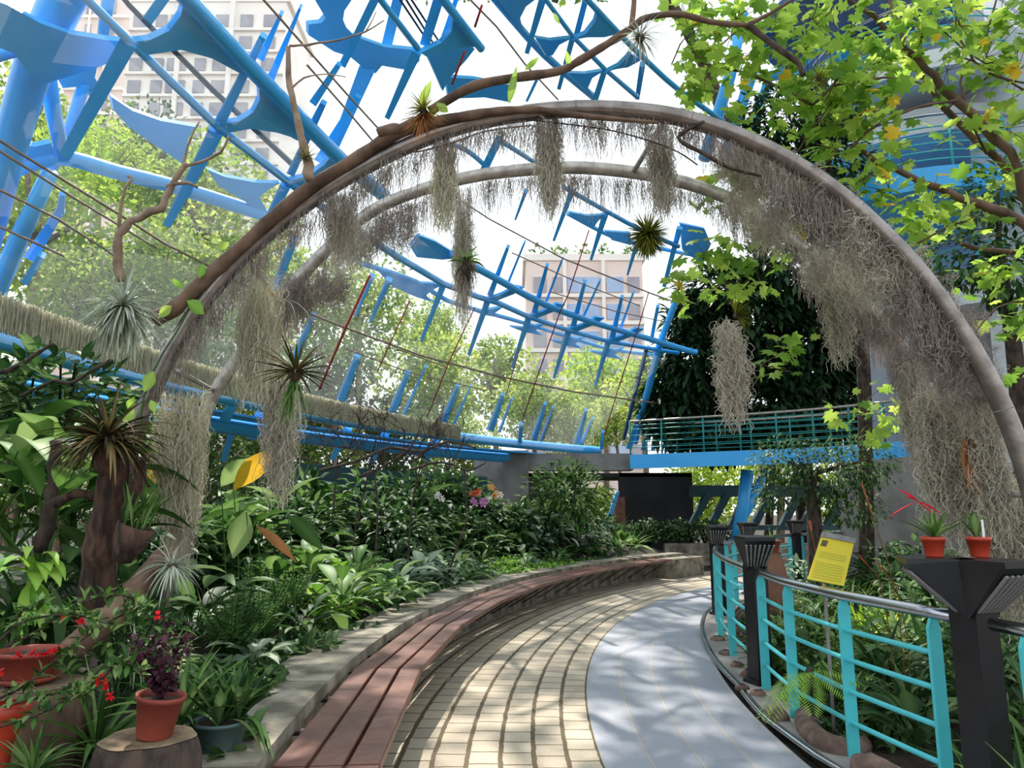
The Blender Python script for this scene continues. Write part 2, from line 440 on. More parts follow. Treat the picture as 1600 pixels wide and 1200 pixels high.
# far planter wall
b = MB()
pa, pb = G(1040, 884), G(1330, 884)
b.box(((pa.x + pb.x) / 2, pa.y + .15, .31), pb.x - pa.x, .3, .62)
struct(b.build('wall_far', 'concrete', smooth=False), 'low concrete planter wall closing the far end of the path', 'wall')

# concrete column, beam and undercroft at the far end
def colbox(b, u0, u1, z0, z1, t, th, v=760):
    p0, p1 = P(u0, v, t), P(u1, v, t)
    b.box(((p0.x + p1.x) / 2, p0.y + th / 2, (z0 + z1) / 2), p1.x - p0.x, th, z1 - z0)
u = empty('concrete_undercroft', P(900, 800, 22), 'concrete column, beam and dark room below the far end of the footbridge', 'building', kind='structure')
b = MB(); colbox(b, 786, 826, .2, 3.3, 21.6, .7); b.build('column', 'concretedark', u, smooth=False)
b = MB(); colbox(b, 741, 786, .2, 3.25, 22.2, .4); b.build('side_wall', 'concretedark', u, smooth=False)
b = MB(); colbox(b, 826, 990, 2.72, 3.22, 21.8, .7); b.build('beam', 'concretedark', u, smooth=False)
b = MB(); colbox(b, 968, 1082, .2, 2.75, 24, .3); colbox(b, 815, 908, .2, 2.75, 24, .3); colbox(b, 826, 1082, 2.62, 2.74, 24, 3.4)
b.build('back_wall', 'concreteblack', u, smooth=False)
b = MB(); colbox(b, 960, 976, .2, 1.95, 23, .3); b.build('brick_pier', 'brickred', u, smooth=False)
b = MB()
b.tube([P(945, 833, 22.5), P(965, 768, 22.5)], .07, 6); b.build('brace', 'bluefar', u)
# dark teal panel fence beneath the shell
b = MB(); b.ring(24.0, 24.15, .36, .66, .6, 2.45, 30); struct(b.build('wall_back', 'tealpanel', smooth=False), 'dark teal panel wall behind the bushes', 'wall')

# bright outside lattice fence seen through the opening
b = MB()
for i in range(14):
    p = P(912 + i * 4, 800, 30); b.box((p.x, p.y, 1.05), .05, .05, .9)
for z in (.75, 1.1, 1.4):
    p0, p1 = P(910, 800, 30), P(968, 800, 30); b.box(((p0.x + p1.x) / 2, p0.y, z), p1.x - p0.x, .04, .07)
tag(b.build('picket_fence', 'white', smooth=False), 'white picket fence outside, seen beside the brick pier', 'fence')

# ================================================================== GLAZED SHELL
def shell(b, R0, R1, a0, a1, off=0, nR=10, nA=60):
    k0 = len(b.v)
    for i in range(nA + 1):
        a = a0 + (a1 - a0) * i / nA
        for j in range(nR + 1):
            R = R0 + (R1 - R0) * j / nR; b.v.append(RP(R, a, zs(R) + off)); b.t.append(.5)
    for i in range(nA):
        for j in range(nR):
            k = k0 + i * (nR + 1) + j; b.f.append((k, k + 1, k + nR + 2, k + nR + 1))
b = MB(); shell(b, 24.0, 20.6, -.3, .83, -.12); struct(b.build('window_1', 'glass'), 'lower band of clear leaning glass under the blue ring tube', 'glazing')

fr = empty('roof_frame', RP(24, .3, 3.4), 'bright blue curved steel roof frame of tubes, fins and web plates over the garden', 'roof frame')
def nrm_at(p):
    r = V((p.x - CX, p.y - CY, 0)).normalized()
    return (r * .62 + V((0, 0, .78))).normalized()
def tubepx(pts, w, off=0, name='ring_tube', m='blue', n=12, sub=3, parent=fr):
    p3 = [S(x, y, off) for x, y in pts]
    ws = w if isinstance(w, (list, tuple)) else [w, w]
    k = len(p3); rs = [max(.012, (ws[0] + (ws[-1] - ws[0]) * i / max(1, k - 1)) * Tof(p) / F / 2) for i, p in enumerate(p3)]
    if sub > 1 and k > 2:
        sp = smooth_pts(p3, sub); rs = [rs[0] + (rs[-1] - rs[0]) * i / (len(sp) - 1) for i in range(len(sp))]
    else: sp = p3
    b = MB(); b.tube(sp, rs, n); return b.build(name, m, parent)
def finpx(a, c, wa, wc, off=0, m='blue', name='fin'):
    pa, pc = S(a[0], a[1], off), S(c[0], c[1], off)
    nn = (CAM - (pa + pc) / 2).normalized()
    # a fin is a deep flat blade: seen face is turned a little, so give it body in depth too
    b = MB(); b.blade(pa, pc, wa * Tof(pa) / F, wc * Tof(pc) / F, nn, .10)
    return b.build(name, m, fr, smooth=False)
def platepx(pts, off=0, m='blue', th=.06):
    p3 = [S(x, y, off) for x, y in pts]
    c = sum(p3, V()) / len(p3)
    # put on best plane
    n = V()
    for i in range(len(p3)):
        a, d = p3[i] - c, p3[(i + 1) % len(p3)] - c; n += a.cross(d)
    n.normalize()
    q = []
    for x, y in pts:
        d = ray(x, y); den = d.dot(n)
        q.append(CAM + d * ((c - CAM).dot(n) / den) if abs(den) > .15 else S(x, y, off))
    b = MB(); b.plate(q, n, th); return b.build('web_plate', m, fr, smooth=False)

# main ring tubes
tubepx([(280, -15), (294, 0), (400, 115), (480, 196), (540, 256), (600, 305)], [27, 22], -.05)
tubepx([(706, 398), (766, 430), (850, 475), (935, 506), (1000, 525), (1072, 547), (1088, 550)], [13, 9], -.05)
tubepx([(683, -12), (693, 0), (722, 38), (752, 76)], [15, 13], -.05)
tubepx([(905, -12), (918, 0), (965, 50), (1010, 95), (1060, 140), (1130, 190)], [9, 8], 0)
# bottom ring
b = MB(); b.tube([RP(24.05, -.25 + i * .02, 3.42) for i in range(57)], .13, 12); b.build('ring_tube', 'blue', fr)
b = MB(); b.tube([RP(24.9, -.25 + i * .02, 3.1) for i in range(57)], .16, 12); b.build('ring_tube', 'blue', fr)
b = MB(); b.ring(24.3, 24.75, -.25, .85, 3.2, 3.24, 50); b.build('gutter_plate', 'bluefar', fr, smooth=False)
# inner chord
for pts in ([(125, -14), (137, 0), (202, 64), (341, 199), (449, 283), (540, 350), (626, 404), (692, 443), (745, 463), (780, 474), (826, 495), (888, 516), (950, 533), (1012, 544), (1060, 552)],
            [(585, -12), (595, 0), (653, 76)],
            [(845, -10), (853, 0), (895, 57), (945, 108), (996, 152)],
            [(782, 220), (836, 254)], [(880, 292), (944, 328), (980, 348), (1020, 368), (1060, 385)]):
    tubepx(pts, [15, 6] if len(pts) > 8 else ([11, 10] if pts[0][0] == 585 else [7.5, 7.5]), 0, 'chord_tube', sub=1, n=8)
# outer chords
for pts, w in (([(20, 268), (60, 250), (110, 248), (180, 268), (260, 288), (340, 312), (425, 340)], [24, 20]),
               ([(765, -12), (775, 0), (850, 85), (928, 152)], [12, 11]),
               ([(700, 225), (728, 234), (760, 260)], [8, 8]),
               ([(888, 334), (944, 364), (984, 378), (1080, 398)], [7, 6]),
               ([(566, 412), (650, 440), (700, 470), (760, 488), (820, 505), (900, 530), (960, 547), (1040, 556)], [9, 5])):
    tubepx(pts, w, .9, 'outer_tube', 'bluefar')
# big near props at the left
tubepx([(128, -60), (98, 0), (66, 72), (44, 130), (10, 250), (-22, 380)], [66, 40], .5, 'prop_tube', sub=2)
tubepx([(-40, 96), (0, 84), (62, 70)], [26, 18], .5, 'prop_tube', sub=1)
tubepx([(74, 118), (84, 180), (98, 245)], [26, 20], .6, 'prop_tube', sub=1)
tubepx([(172, -20), (160, 60)], [20, 16], 1.4, 'prop_tube', 'bluefar', sub=1)
tubepx([(132, 130), (110, 200), (60, 300), (20, 400), (-4, 450)], [18, 22], .9, 'prop_tube', sub=1)
tubepx([(80, 270), (40, 350), (0, 440), (-20, 480)], [22, 34], .2, 'prop_tube', sub=1)
tubepx([(1056, 470), (1030, 540), (1015, 600), (992, 690)], [10, 11], .1, 'prop_tube', sub=1)
tubepx([(1010, 545), (996, 600), (975, 685)], [6, 6], 0, 'mullion', 'bluedark', sub=1, n=6)
# web plates
K = [
 ([(-30, -10), (10, 4), (60, 32), (110, 50), (160, 58), (200, 62), (196, 78), (176, 92), (130, 108), (64, 128), (40, 110), (20, 80), (-30, 60)], .3),
 ([(202, 62), (232, 58), (262, 44), (280, 20), (286, -8), (300, 0), (346, 58), (380, 96), (374, 112), (330, 88), (280, 74), (214, 84)], 0),
 ([(341, 192), (372, 186), (394, 172), (404, 152), (402, 128), (430, 146), (470, 200), (462, 214), (430, 204), (390, 198), (345, 206)], 0),
 ([(449, 280), (480, 272), (505, 255), (520, 235), (560, 268), (545, 285), (500, 286), (455, 290)], 0),
 ([(172, 148), (205, 170), (250, 186), (306, 196), (292, 212), (288, 240), (290, 258), (240, 224), (200, 196), (176, 170)], .9),
 ([(322, 262), (350, 274), (400, 283), (436, 284), (418, 294), (404, 306), (414, 324), (424, 346), (380, 312), (340, 288)], .9),
 ([(88, 120), (120, 104), (150, 98), (146, 118), (156, 134), (140, 148), (118, 132), (96, 134)], .9),
 ([(30, 222), (52, 226), (78, 220), (84, 240), (90, 262), (60, 262), (30, 270)], .9),
 ([(480, 35), (500, 33), (507, 25), (490, -4), (548, -4), (536, 14), (534, 28), (540, 42), (552, 54), (600, 71), (652, 76), (654, 92), (640, 108), (595, 100), (585, 112), (576, 108), (562, 100), (545, 86), (520, 78), (480, 52)], .7),
 ([(655, 80), (688, 64), (704, 46), (706, 24), (752, 72), (728, 70), (700, 78), (668, 88)], 0),
 ([(666, 86), (728, 68), (740, 74), (726, 92), (700, 120), (690, 140), (676, 108)], .2),
 ([(694, 118), (740, 121), (794, 131), (797, 158), (756, 150), (700, 152)], .5),
 ([(775, -4), (836, -4), (820, 8), (811, 26), (815, 42), (828, 56), (838, 70), (810, 44)], .8),
 ([(835, 57), (860, 61), (893, 57), (872, 68), (862, 84), (852, 86)], .5),
 ([(886, 112), (915, 113), (944, 108), (924, 120), (917, 136), (928, 152)], .5),
 ([(893, 60), (914, 50), (928, 32), (934, 10), (966, 50), (942, 56), (916, 56)], 0),
 ([(944, 111), (966, 100), (984, 82), (1000, 92), (980, 103), (960, 106)], 0),
 ([(654, 366), (680, 376), (706, 392), (714, 402), (690, 404), (650, 400), (640, 384)], .1),
 ([(580, 412), (620, 432), (650, 440), (692, 443), (674, 452), (665, 460), (672, 468), (690, 474), (650, 463), (612, 446)], .9),
 ([(888, 330), (918, 336), (944, 334), (932, 346), (926, 356), (900, 342)], .8),
 ([(944, 360), (975, 362), (984, 362), (985, 382), (955, 374)], .8),
 ([(1062, 348), (1100, 356), (1110, 380), (1096, 412), (1066, 390)], .4),
]
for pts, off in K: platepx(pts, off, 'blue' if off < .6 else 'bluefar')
for x, y in ((826, 495), (888, 516), (950, 533), (762, 468)):
    platepx([(x, y - 3), (x + 22, y - 10), (x + 44, y - 22), (x + 56, y - 20), (x + 40, y - 10), (x + 4, y + 4)], 0)
    platepx([(x - 30, y + 14), (x - 8, y + 16), (x + 24, y + 10), (x + 10, y + 20), (x + 22, y + 28), (x - 10, y + 22)], .9, 'bluefar')
# fins hanging from and standing on each node
FINS = [((202, 64), (104, 240), 24, 16, 0), ((232, 30), (268, -20), 15, 15, 0), ((338, 205), (262, 350), 22, 12, 0), ((345, 188), (412, 55), 16, 10, 0),
 ((446, 290), (418, 345), 16, 12, 0), ((455, 270), (506, 160), 12, 9, 0), ((98, 300), (94, 330), 7, 11, .3), ((94, 330), (48, 402), 12, 17, .3),
 ((66, 398), (40, 440), 10, 10, .1), ((536, 100), (592, -14), 11, 13, .1), ((604, 72), (624, -10), 16, 16, .9), ((652, 80), (606, 182), 15, 8, 0),
 ((664, 68), (688, -10), 15, 16, .1), ((692, 60), (716, -10), 7, 7, .3), ((574, 106), (520, 236), 24, 12, .7), ((560, 150), (498, 250), 9, 12, .2),
 ((504, 162), (478, 216), 8, 12, 0), ((462, 214), (476, 180), 10, 5, 0), ((440, 20), (408, 90), 5, 11, .2), ((470, 10), (420, 130), 4, 12, .5), ((490, 160), (530, 100), 12, 8, 0),
 ((850, -8), (824, 80), 12, 7, .1), ((917, -8), (901, 54), 9, 9, .3), ((895, 58), (874, 136), 9, 6, 0), ((945, 109), (930, 156), 9, 9, 0), ((840, 122), (824, 156), 5, 4, 0), ((996, 152), (1004, 100), 7, 9, .2),
 ((780, 216), (757, 264), 12, 12, 0), ((894, 298), (866, 374), 9, 4, 0), ((946, 334), (924, 404), 10, 4, 0), ((994, 384), (981, 428), 7, 3, 0), ((822, 298), (806, 341), 6, 3, 0),
 ((1062, 356), (1038, 446), 9, 6, .1), ((826, 497), (801, 573), 10, 4, 0), ((888, 518), (866, 589), 10, 4, 0), ((950, 535), (930, 602), 9, 4, 0), ((692, 447), (659, 531), 10, 5, 0),
 ((762, 470), (733, 553), 10, 5, 0), ((608, 436), (579, 502), 10, 5, 0), ((582, 430), (556, 492), 8, 5, 0), ((834, 492), (855, 414), 9, 5, .05), ((895, 512), (914, 440), 9, 5, .05),
 ((956, 530), (972, 463), 9, 5, .05), ((1018, 530), (1028, 478), 6, 5, .05), ((766, 460), (794, 385), 9, 5, .05), ((712, 396), (727, 350), 8, 5, .05),
 ((854, 470), (879, 404), 4, 3, .1), ((794, 442), (820, 378), 4, 3, .1), ((912, 494), (938, 438), 4, 3, .1), ((970, 512), (990, 456), 4, 3, .1),
 ((611, 646), (638, 581), 13, 8, 0), ((631, 648), (665, 572), 5, 4, 0), ((692, 660), (716, 601), 12, 6, 0), ((709, 663), (736, 602), 5, 3, 0), ((766, 671), (786, 616), 12, 6, 0), ((781, 673), (800, 622), 5, 3, 0),
 ((834, 685), (852, 630), 11, 5, 0), ((845, 688), (864, 636), 5, 3, 0), ((901, 692), (916, 640), 11, 5, 0), ((908, 693), (926, 653), 5, 3, 0), ((533, 623), (559, 555), 14, 10, 0), ((983, 700), (998, 650), 9, 6, 0), ((1005, 702), (1022, 650), 7, 4, 0), ((1020, 702), (1036, 655), 6, 4, 0),
 ((812, 690), (814, 662), 7, 6, 0), ((940, 700), (942, 674), 5, 5, 0), ((352, 655), (404, 545), 16, 10, 0), ((430, 450), (460, 372), 14, 12, 0), ((460, 560), (490, 490), 12, 8, 0),
 ((605, 672), (580, 722), 13, 9, .6), ((685, 677), (667, 718), 11, 8, .6), ((366, 660), (350, 718), 10, 10, .6), ((407, 640), (394, 684), 13, 13, .6), ((545, 668), (520, 716), 12, 9, .6)]
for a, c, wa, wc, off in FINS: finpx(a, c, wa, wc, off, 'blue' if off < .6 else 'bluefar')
# rods, cables and glazing bars
for pts, w in (([(920, 360), (888, 460), (874, 490), (816, 656)], 2.0), ([(1013, 458), (998, 510), (962, 620), (944, 680)], 1.8), ([(578, 430), (541, 510), (499, 608)], 4), ([(742, 480), (702, 564), (668, 650)], 2), ([(753, 8), (742, 42)], 4), ([(726, 80), (706, 132)], 4), ([(640, 470), (590, 580)], 1.3), ([(812, 545), (790, 620)], 1.2)):
    tubepx(pts, w, -.15, 'tension_rod', 'rod', n=5, sub=1)
for pts, w in (([(-20, 208), (0, 220), (185, 334), (256, 380), (320, 412), (420, 465), (532, 509), (656, 555), (780, 588), (896, 612), (1012, 628), (1064, 636)], [5, 2.5]),
               ([(400, -12), (412, 0), (540, 145), (592, 202)], [3.5, 3]), ([(480, 102), (540, 170), (582, 220)], 2.4), ([(735, 0), (776, 42), (820, 100), (872, 156)], 2),
               ([(700, 300), (764, 342), (880, 404), (1016, 458), (1060, 474)], 2.4), ([(-10, 230), (120, 312), (245, 388)], 2), ([(-10, 292), (90, 342), (180, 400)], 2), ([(540, 545), (640, 582), (760, 610)], 1.6),
               ([(860, 456), (960, 486), (1050, 505)], 1.4), ([(800, 395), (900, 440), (1000, 478)], 1.4), ([(620, 545), (700, 575)], 1.2), ([(-10, 350), (100, 400)], 2)):
    tubepx(pts, w, -.12, 'glazing_bar', 'cable', n=5, sub=1)
for pts, w in (([(188, -10), (202, 8), (330, 138), (456, 256)], 9), ([(620, -8), (668, 64)], 3), ([(630, -8), (676, 66)], 3), ([(638, -8), (684, 62)], 3)):
    tubepx(pts, w, .15, 'cable', 'blackcable', n=6, sub=1)

# ================================================================== OUTSIDE
def tower(name, u0, u1, vtop, t, label, stone, cols, rows, floor_px, pane, crown=True, depth=12):
    p0, p1 = P(u0, 500, t), P(u1, 500, t); top = P((u0 + u1) / 2, vtop, t).z
    X0, X1, Y = p0.x, p1.x, P((u0 + u1) / 2, 500, t).y
    r = empty(name, ((X0 + X1) / 2, Y, 0), label, 'building')
    b = MB(); b.box(((X0 + X1) / 2, Y + depth / 2, top / 2), X1 - X0, depth, top); b.build('wall', stone, r, smooth=False)
    fh = floor_px * t / F
    W = X1 - X0
    for k in range(rows):
        z = top - fh * (k + .9)
        if z < 2: break
        b = MB(); b.box(((X0 + X1) / 2, Y - .2, z - fh * .42), W * 1.01, .4, fh * .12); b.build('ledge', 'towerpale', r, smooth=False)
        for c0, cw, big in cols:
            cx = X0 + W * c0; ww = W * cw
            b = MB(); b.box((cx, Y - .05, z), ww, .3, fh * .56); b.build('window', 'pane' if big else pane, r, smooth=False)
    for c0 in (.33, .66):
        b = MB(); b.box((X0 + W * c0, Y - .25, top / 2), W * .03, .5, top); b.build('pilaster', 'towerpale', r, smooth=False)
    b = MB(); b.box(((X0 + X1) / 2, Y + depth / 2, top + fh * .12), W * 1.05, depth * 1.03, fh * .24); b.build('cornice', 'towerpale', r, smooth=False)
    if crown:
        for i in range(5):
            b = MB()
            for q in range(40):
                c = V((X0 + W * (.1 + .2 * i), Y + 1, top + fh * .4)) + rdir() * fh * .25
                b.rhomb(c, rdir(), .7, .4)
            b.build('roof_shrub', 'L_fardark', r)
    return r
tower('apartment_tower', 822, 1006, 402, 95, 'pink apartment tower with bluish windows beyond the glass, framed by the arch', 'towerstone',
      [(.12, .11, 0), (.28, .1, 0), (.42, .13, 1), (.56, .13, 1), (.76, .14, 1), (.92, .1, 0)], 7, 44, 'panedark')
tower('apartment_tower', 160, 420, -60, 90, 'tall white apartment tower behind the blue frame, top left', 'towerpale',
      [(.06, .08, 0), (.2, .07, 0), (.32, .12, 0), (.47, .07, 0), (.6, .1, 0), (.75, .08, 0), (.9, .08, 0)], 16, 40, 'panedark', crown=False)
tower('apartment_tower', 60, 158, -90, 110, 'narrow pale tower at the upper left edge behind the thick blue prop', 'towerstone',
      [(.3, .1, 0), (.7, .1, 0)], 14, 44, 'panedark', crown=False)

def crownmesh(seed, n, leaf, clusters=22, flat=.75):
    random.seed(seed); b = MB()
    cs = []
    for i in range(clusters):
        d = rdir(); d.z *= flat; rr = rnd(.35, .78); cs.append((d * rr, rnd(.22, .42), random.random()))
    for i in range(n):
        c, r, tn = cs[i % clusters]
        d = rdir(); p = c + d * r * (rnd(.55, 1) ** .5)
        b.rhomb(p, (d + rdir() * .9 + V((0, 0, -.3))), leaf * rnd(.7, 1.3), leaf * .55, tint=min(1, max(0, tn * .6 + .4 * random.random())))
    me = b.build('crown', 'L_far'); d = me.data; bpy.data.objects.remove(me)
    return d
CR = [crownmesh(s, 3400, .085) for s in (1, 2, 3)]
def variant(me, m):
    c = me.copy(); c.materials[0] = M[m]; return c
CRV = {'L_far': CR, 'L_farlime': [variant(c, 'L_farlime') for c in CR], 'L_fardark': [variant(c, 'L_fardark') for c in CR]}
random.seed(5)
def fartree(u, v, t, rpx, m, label, hz=1.0, group=None):
    c = P(u, v, t); r = rpx * t / F
    e = empty('tree', (c.x, c.y, 0), label, 'tree', group)
    o = bpy.data.objects.new('crown', random.choice(CRV[m])); COL.objects.link(o); o.parent = e
    o.location = (0, 0, c.z); o.scale = (r * 1.15, r * 1.15, r * hz * 1.15); o.rotation_euler = (0, 0, rnd(0, 6.28))
    b = MB(); b.tube([V((c.x, c.y, 0)), V((c.x + .2, c.y, c.z * .5)), V((c.x, c.y, c.z))], [r * .08, r * .04], 7)
    for q in range(5):
        d = rdir(); d.z = abs(d.z); b.tube([V((c.x, c.y, c.z - r * .4)), V((c.x, c.y, c.z)) + d * r * .8], [r * .035, r * .01], 5)
    b.build('trunk', 'barklight', e)
    return e
FT = [(30, 200, 34, 110, 'L_far', 'leafy yellow-green tree outside at the left edge, behind the thick blue prop'),
 (60, 330, 24, 150, 'L_farlime', 'large sunlit tree outside at the left edge, below the blue chord'),
 (225, 250, 40, 90, 'L_fardark', 'darker green tree against the white tower'), (160, 260, 28, 80, 'L_farlime', 'lime tree crown between the blue props'),
 (330, 330, 30, 130, 'L_far', 'broad tree outside behind the bare grey branch'), (250, 430, 24, 120, 'L_far', 'tree outside just above the silver air plant'),
 (130, 470, 22, 110, 'L_far', 'tree outside behind the left moss strip'), (410, 470, 28, 120, 'L_far', 'tree outside behind the left moss drape'),
 (560, 480, 30, 95, 'L_far', 'tree crown outside beside the thick red rod'), (520, 600, 24, 90, 'L_fardark', 'shaded tree low outside behind the hanging dark bromeliad'),
 (660, 600, 34, 105, 'L_far', 'rounded tree crown outside under the ring tube, middle of the glass'), (680, 520, 40, 62, 'L_far', 'tall pale tree outside behind the middle fins'),
 (770, 590, 38, 80, 'L_far', 'tree outside to the left of the pink tower'), (830, 640, 30, 70, 'L_far', 'tree outside at the foot of the pink tower'),
 (940, 600, 40, 75, 'L_farlime', 'bright lime tree outside to the right of the pink tower'), (890, 660, 30, 60, 'L_far', 'small tree outside low before the lime tree'),
 (1000, 620, 36, 75, 'L_farlime', 'bright tree outside beside the footbridge end'), (960, 660, 28, 50, 'L_far', 'bush-like tree outside just left of the footbridge'),
 (600, 690, 26, 90, 'L_fardark', 'tree outside below the moss strip, behind the dark twigs'), (480, 690, 24, 80, 'L_far', 'tree outside low behind the big yellowed leaf'),
 (380, 640, 22, 80, 'L_far', 'tree outside behind the rear arch leg'), (300, 560, 20, 100, 'L_fardark', 'tree outside behind the gap between the two arches at left'),
 (30, 640, 18, 90, 'L_fardark', 'dark tree outside at the left edge below the blue ring'),
 (720, 700, 30, 60, 'L_far', 'tree outside above the teal panel wall'), (1105, 770, 34, 75, 'L_farlime', 'sunlit tree seen through the slanted openings under the footbridge'),
 (1210, 700, 34, 85, 'L_farlime', 'sunlit tree outside behind the footbridge railing'), (930, 790, 28, 40, 'L_farlime', 'yellow-green shrub tree seen through the opening by the brick pier'),
 (1330, 790, 34, 90, 'L_far', 'tree outside far behind the round bed'),
 (320, 720, 19, 90, 'L_fardark', 'dark tree outside low behind the square moss curtain'), (400, 740, 22, 80, 'L_fardark', 'dark tree outside low behind the huge leaves'), (240, 700, 18, 90, 'L_fardark', 'dark tree outside low behind the left arch leg'), (80, 720, 17, 110, 'L_fardark', 'dark tree outside low behind the reddish bromeliad')]
for a in FT: fartree(*a)

# ================================================================== RIGHT BUILDING, FOOTBRIDGE
bd = empty('atrium_building', P(1500, 700, 17), 'white rendered building with curved balconies behind the leafy tree', 'building', kind='structure')
def quadbox(b, u0, u1, z0, z1, t0, t1, th=.3):
    p0, p1 = P(u0, 500, t0), P(u1, 500, t1)
    d = (p1 - p0); d.z = 0; a = atan2(d.y, d.x); n = V((-sin(a), cos(a), 0))
    c = (p0 + p1) / 2 + n * th / 2
    b.box((c.x, c.y, (z0 + z1) / 2), d.length, th, z1 - z0, a)
b = MB(); quadbox(b, 1345, 1600, -.1, 16, 19, 15, .4); b.build('wall', 'greywall', bd, smooth=False)
b = MB(); quadbox(b, 1545, 1592, -.1, 16, 13.6, 13.0, .6); b.build('pillar', 'whitewall', bd, smooth=False)
b = MB(); quadbox(b, 1592, 1900, -.1, 16, 13, 9, .3); b.build('side_wall', 'whitewall', bd, smooth=False)
def slab(cu, cv, t, r, th, m, a0=-.1, name='balcony', sx=1.0):
    c = P(cu, cv, t); b = MB(); n = 40; vs = []
    for z in (c.z - th, c.z):
        for i in range(n):
            q = 2 * pi * i / n; vs.append(V((c.x + r * sx * cos(q), c.y + r * sin(q), z)))
    fs = [tuple(range(n - 1, -1, -1)), tuple(range(n, 2 * n))] + [(i, (i + 1) % n, (i + 1) % n + n, i + n) for i in range(n)]
    b.add(vs, fs); o = b.build(name, m, bd, smooth=False); return c
def balrail(c, r, sx=1.0, h=1.0, m='teal'):
    rl = None
    b = MB()
    arc = [V((c.x + r * sx * cos(q), c.y + r * sin(q), 0)) for q in [pi * .95 + pi * 1.1 * i / 20 for i in range(21)]]
    b.tube([p + V((0, 0, c.z + h)) for p in arc], .03, 6); o = b.build('handrail', 'stainless', bd)
    b = MB()
    for k in range(1, 6): b.tube([p + V((0, 0, c.z + h * k / 6.5)) for p in arc], .016, 5)
    for i in range(0, 21, 3): b.tube([arc[i] + V((0, 0, c.z)), arc[i] + V((0, 0, c.z + h))], .025, 5)
    b.build('railing', m, bd)
c = slab(1440, 160, 15, 1.9, .35, 'whitewall', sx=1.1); balrail(c, 1.85, 1.1)
c = slab(1440, 318, 14.5, 1.7, .4, 'blue', sx=1.2); balrail(c, 1.65, 1.2)
c = slab(1430, 250, 16, 2.3, .5, 'whitewall', sx=1.1)
c = slab(1550, 470, 14.5, 1.5, .35, 'whitewall', sx=1.0); balrail(c, 1.45, 1.0)
c = slab(1340, 30, 15, 1.7, .25, 'bluedark', sx=1.1)
b = MB()
for pts, r in (([(1230, 60), (1300, 25), (1400, -20)], .16), ([(1305, 50), (1330, 110), (1345, 160)], .2), ([(1345, 110), (1400, 70), (1420, 40)], .15), ([(1100, 250), (1140, 120), (1160, 20)], .13), ([(1128, 260), (1170, 130), (1200, 40)], .12), ([(1165, 240), (1200, 120)], .12), ([(1290, 60), (1240, 110), (1200, 120)], .12)):
    b.tube([P(x, y, 15.5) for x, y in pts], r, 8)
b.build('bracket', 'blue', bd)
b = MB()
for (uu, vv) in ((1390, 60), (1450, 60), (1470, 240), (1400, 240), (1560, 420), (1500, 420)):
    c = P(uu, vv, 15.2); b.box((c.x, c.y, c.z), .7, .1, 1.3, -.5)
b.build('window', 'pane', bd, smooth=False)
# lower storey behind the right end of rail
b = MB(); quadbox(b, 1290, 1600, -.1, 2.7, 18.5, 13.5, .3); b.build('lower_wall', 'concretedark', bd, smooth=False)

br = empty('footbridge', P(1200, 700, 20), 'blue steel footbridge with teal railing crossing above the far end of the path', 'footbridge')
bp = [P(985, 700, 21.5), P(1100, 700, 20.4), P(1215, 700, 19.4), P(1330, 700, 18.2), P(1440, 700, 16.8), P(1560, 700, 15.5)]
bp = [V((p.x, p.y, 0)) for p in smooth_pts(bp, 4)]
def sweep(b, pts, off0, off1, z0, z1):
    vs = []
    for i, p in enumerate(pts):
        d = (pts[min(i + 1, len(pts) - 1)] - pts[max(i - 1, 0)]).normalized(); n = V((-d.y, d.x, 0))
        for o, z in ((off0, z0), (off1, z0), (off1, z1), (off0, z1)): vs.append(p + n * o + V((0, 0, z)))
    fs = []
    for i in range(len(pts) - 1):
        k = 4 * i
        for j in range(4): fs.append((k + j, k + (j + 1) % 4, k + 4 + (j + 1) % 4, k + 4 + j))
    fs += [(0, 1, 2, 3), (len(vs) - 1, len(vs) - 2, len(vs) - 3, len(vs) - 4)]
    b.add(vs, fs)
b = MB(); sweep(b, bp, 0, 1.4, 2.86, 3.06); b.build('deck', 'bluedark', br, smooth=False)
b = MB(); sweep(b, bp, -.06, .02, 2.74, 3.14); b.build('fascia_beam', 'blue', br, smooth=False)
for side, m in ((0.0, 'tealdark'), (1.35, 'tealdark')):
    q = []
    for i, p in enumerate(bp):
        d = (bp[min(i + 1, len(bp) - 1)] - bp[max(i - 1, 0)]).normalized(); q.append(p + V((-d.y, d.x, 0)) * side)
    b = MB(); b.tube([p + V((0, 0, 4.12)) for p in q], .032, 6); b.build('handrail', 'steelpale', br)
    for z in (3.35, 3.52, 3.7, 3.88, 4.0):
        b = MB(); b.tube([p + V((0, 0, z)) for p in q], .014, 5); b.build('rail_bar', m, br)
    for i in range(0, len(q), 2):
        b = MB(); b.tube([q[i] + V((0, 0, 3.1)), q[i] + V((0, 0, 4.12))], .024, 6); b.build('rail_post', m, br)
b = MB(); b.tube([P(1168, 735, 21), P(1160, 800, 21), P(1150, 845, 21)], .18, 10)
b.tube([P(1196, 735, 21), P(1172, 790, 21), P(1150, 830, 21)], .12, 10); b.build('support_tube', 'blue', br)
# slanted lattice wall under the bridge
lw = empty('lattice_wall', P(1180, 800, 22.5), 'dark teal wall with slanted openings below the footbridge', 'lattice wall', kind='structure')
b = MB()
def beamz(u0, u1, z0, z1, t): colbox(b, u0, u1, z0, z1, t, .25)
beamz(1080, 1330, 1.95, 2.3, 22.5); beamz(1080, 1330, .0, .55, 22.5); beamz(1080, 1330, .95, 1.1, 22.5)
b.build('rail', 'tealpanel', lw, smooth=False)
for uu in (1088, 1118, 1150, 1185, 1230, 1262, 1300):
    b = MB(); a, c = P(uu - 8, 822, 22.5), P(uu + 18, 772, 22.5); b.blade(a, c, .2, .2, V((0, -1, 0)), .25); b.build('slanted_post', 'tealpanel', lw, smooth=False)

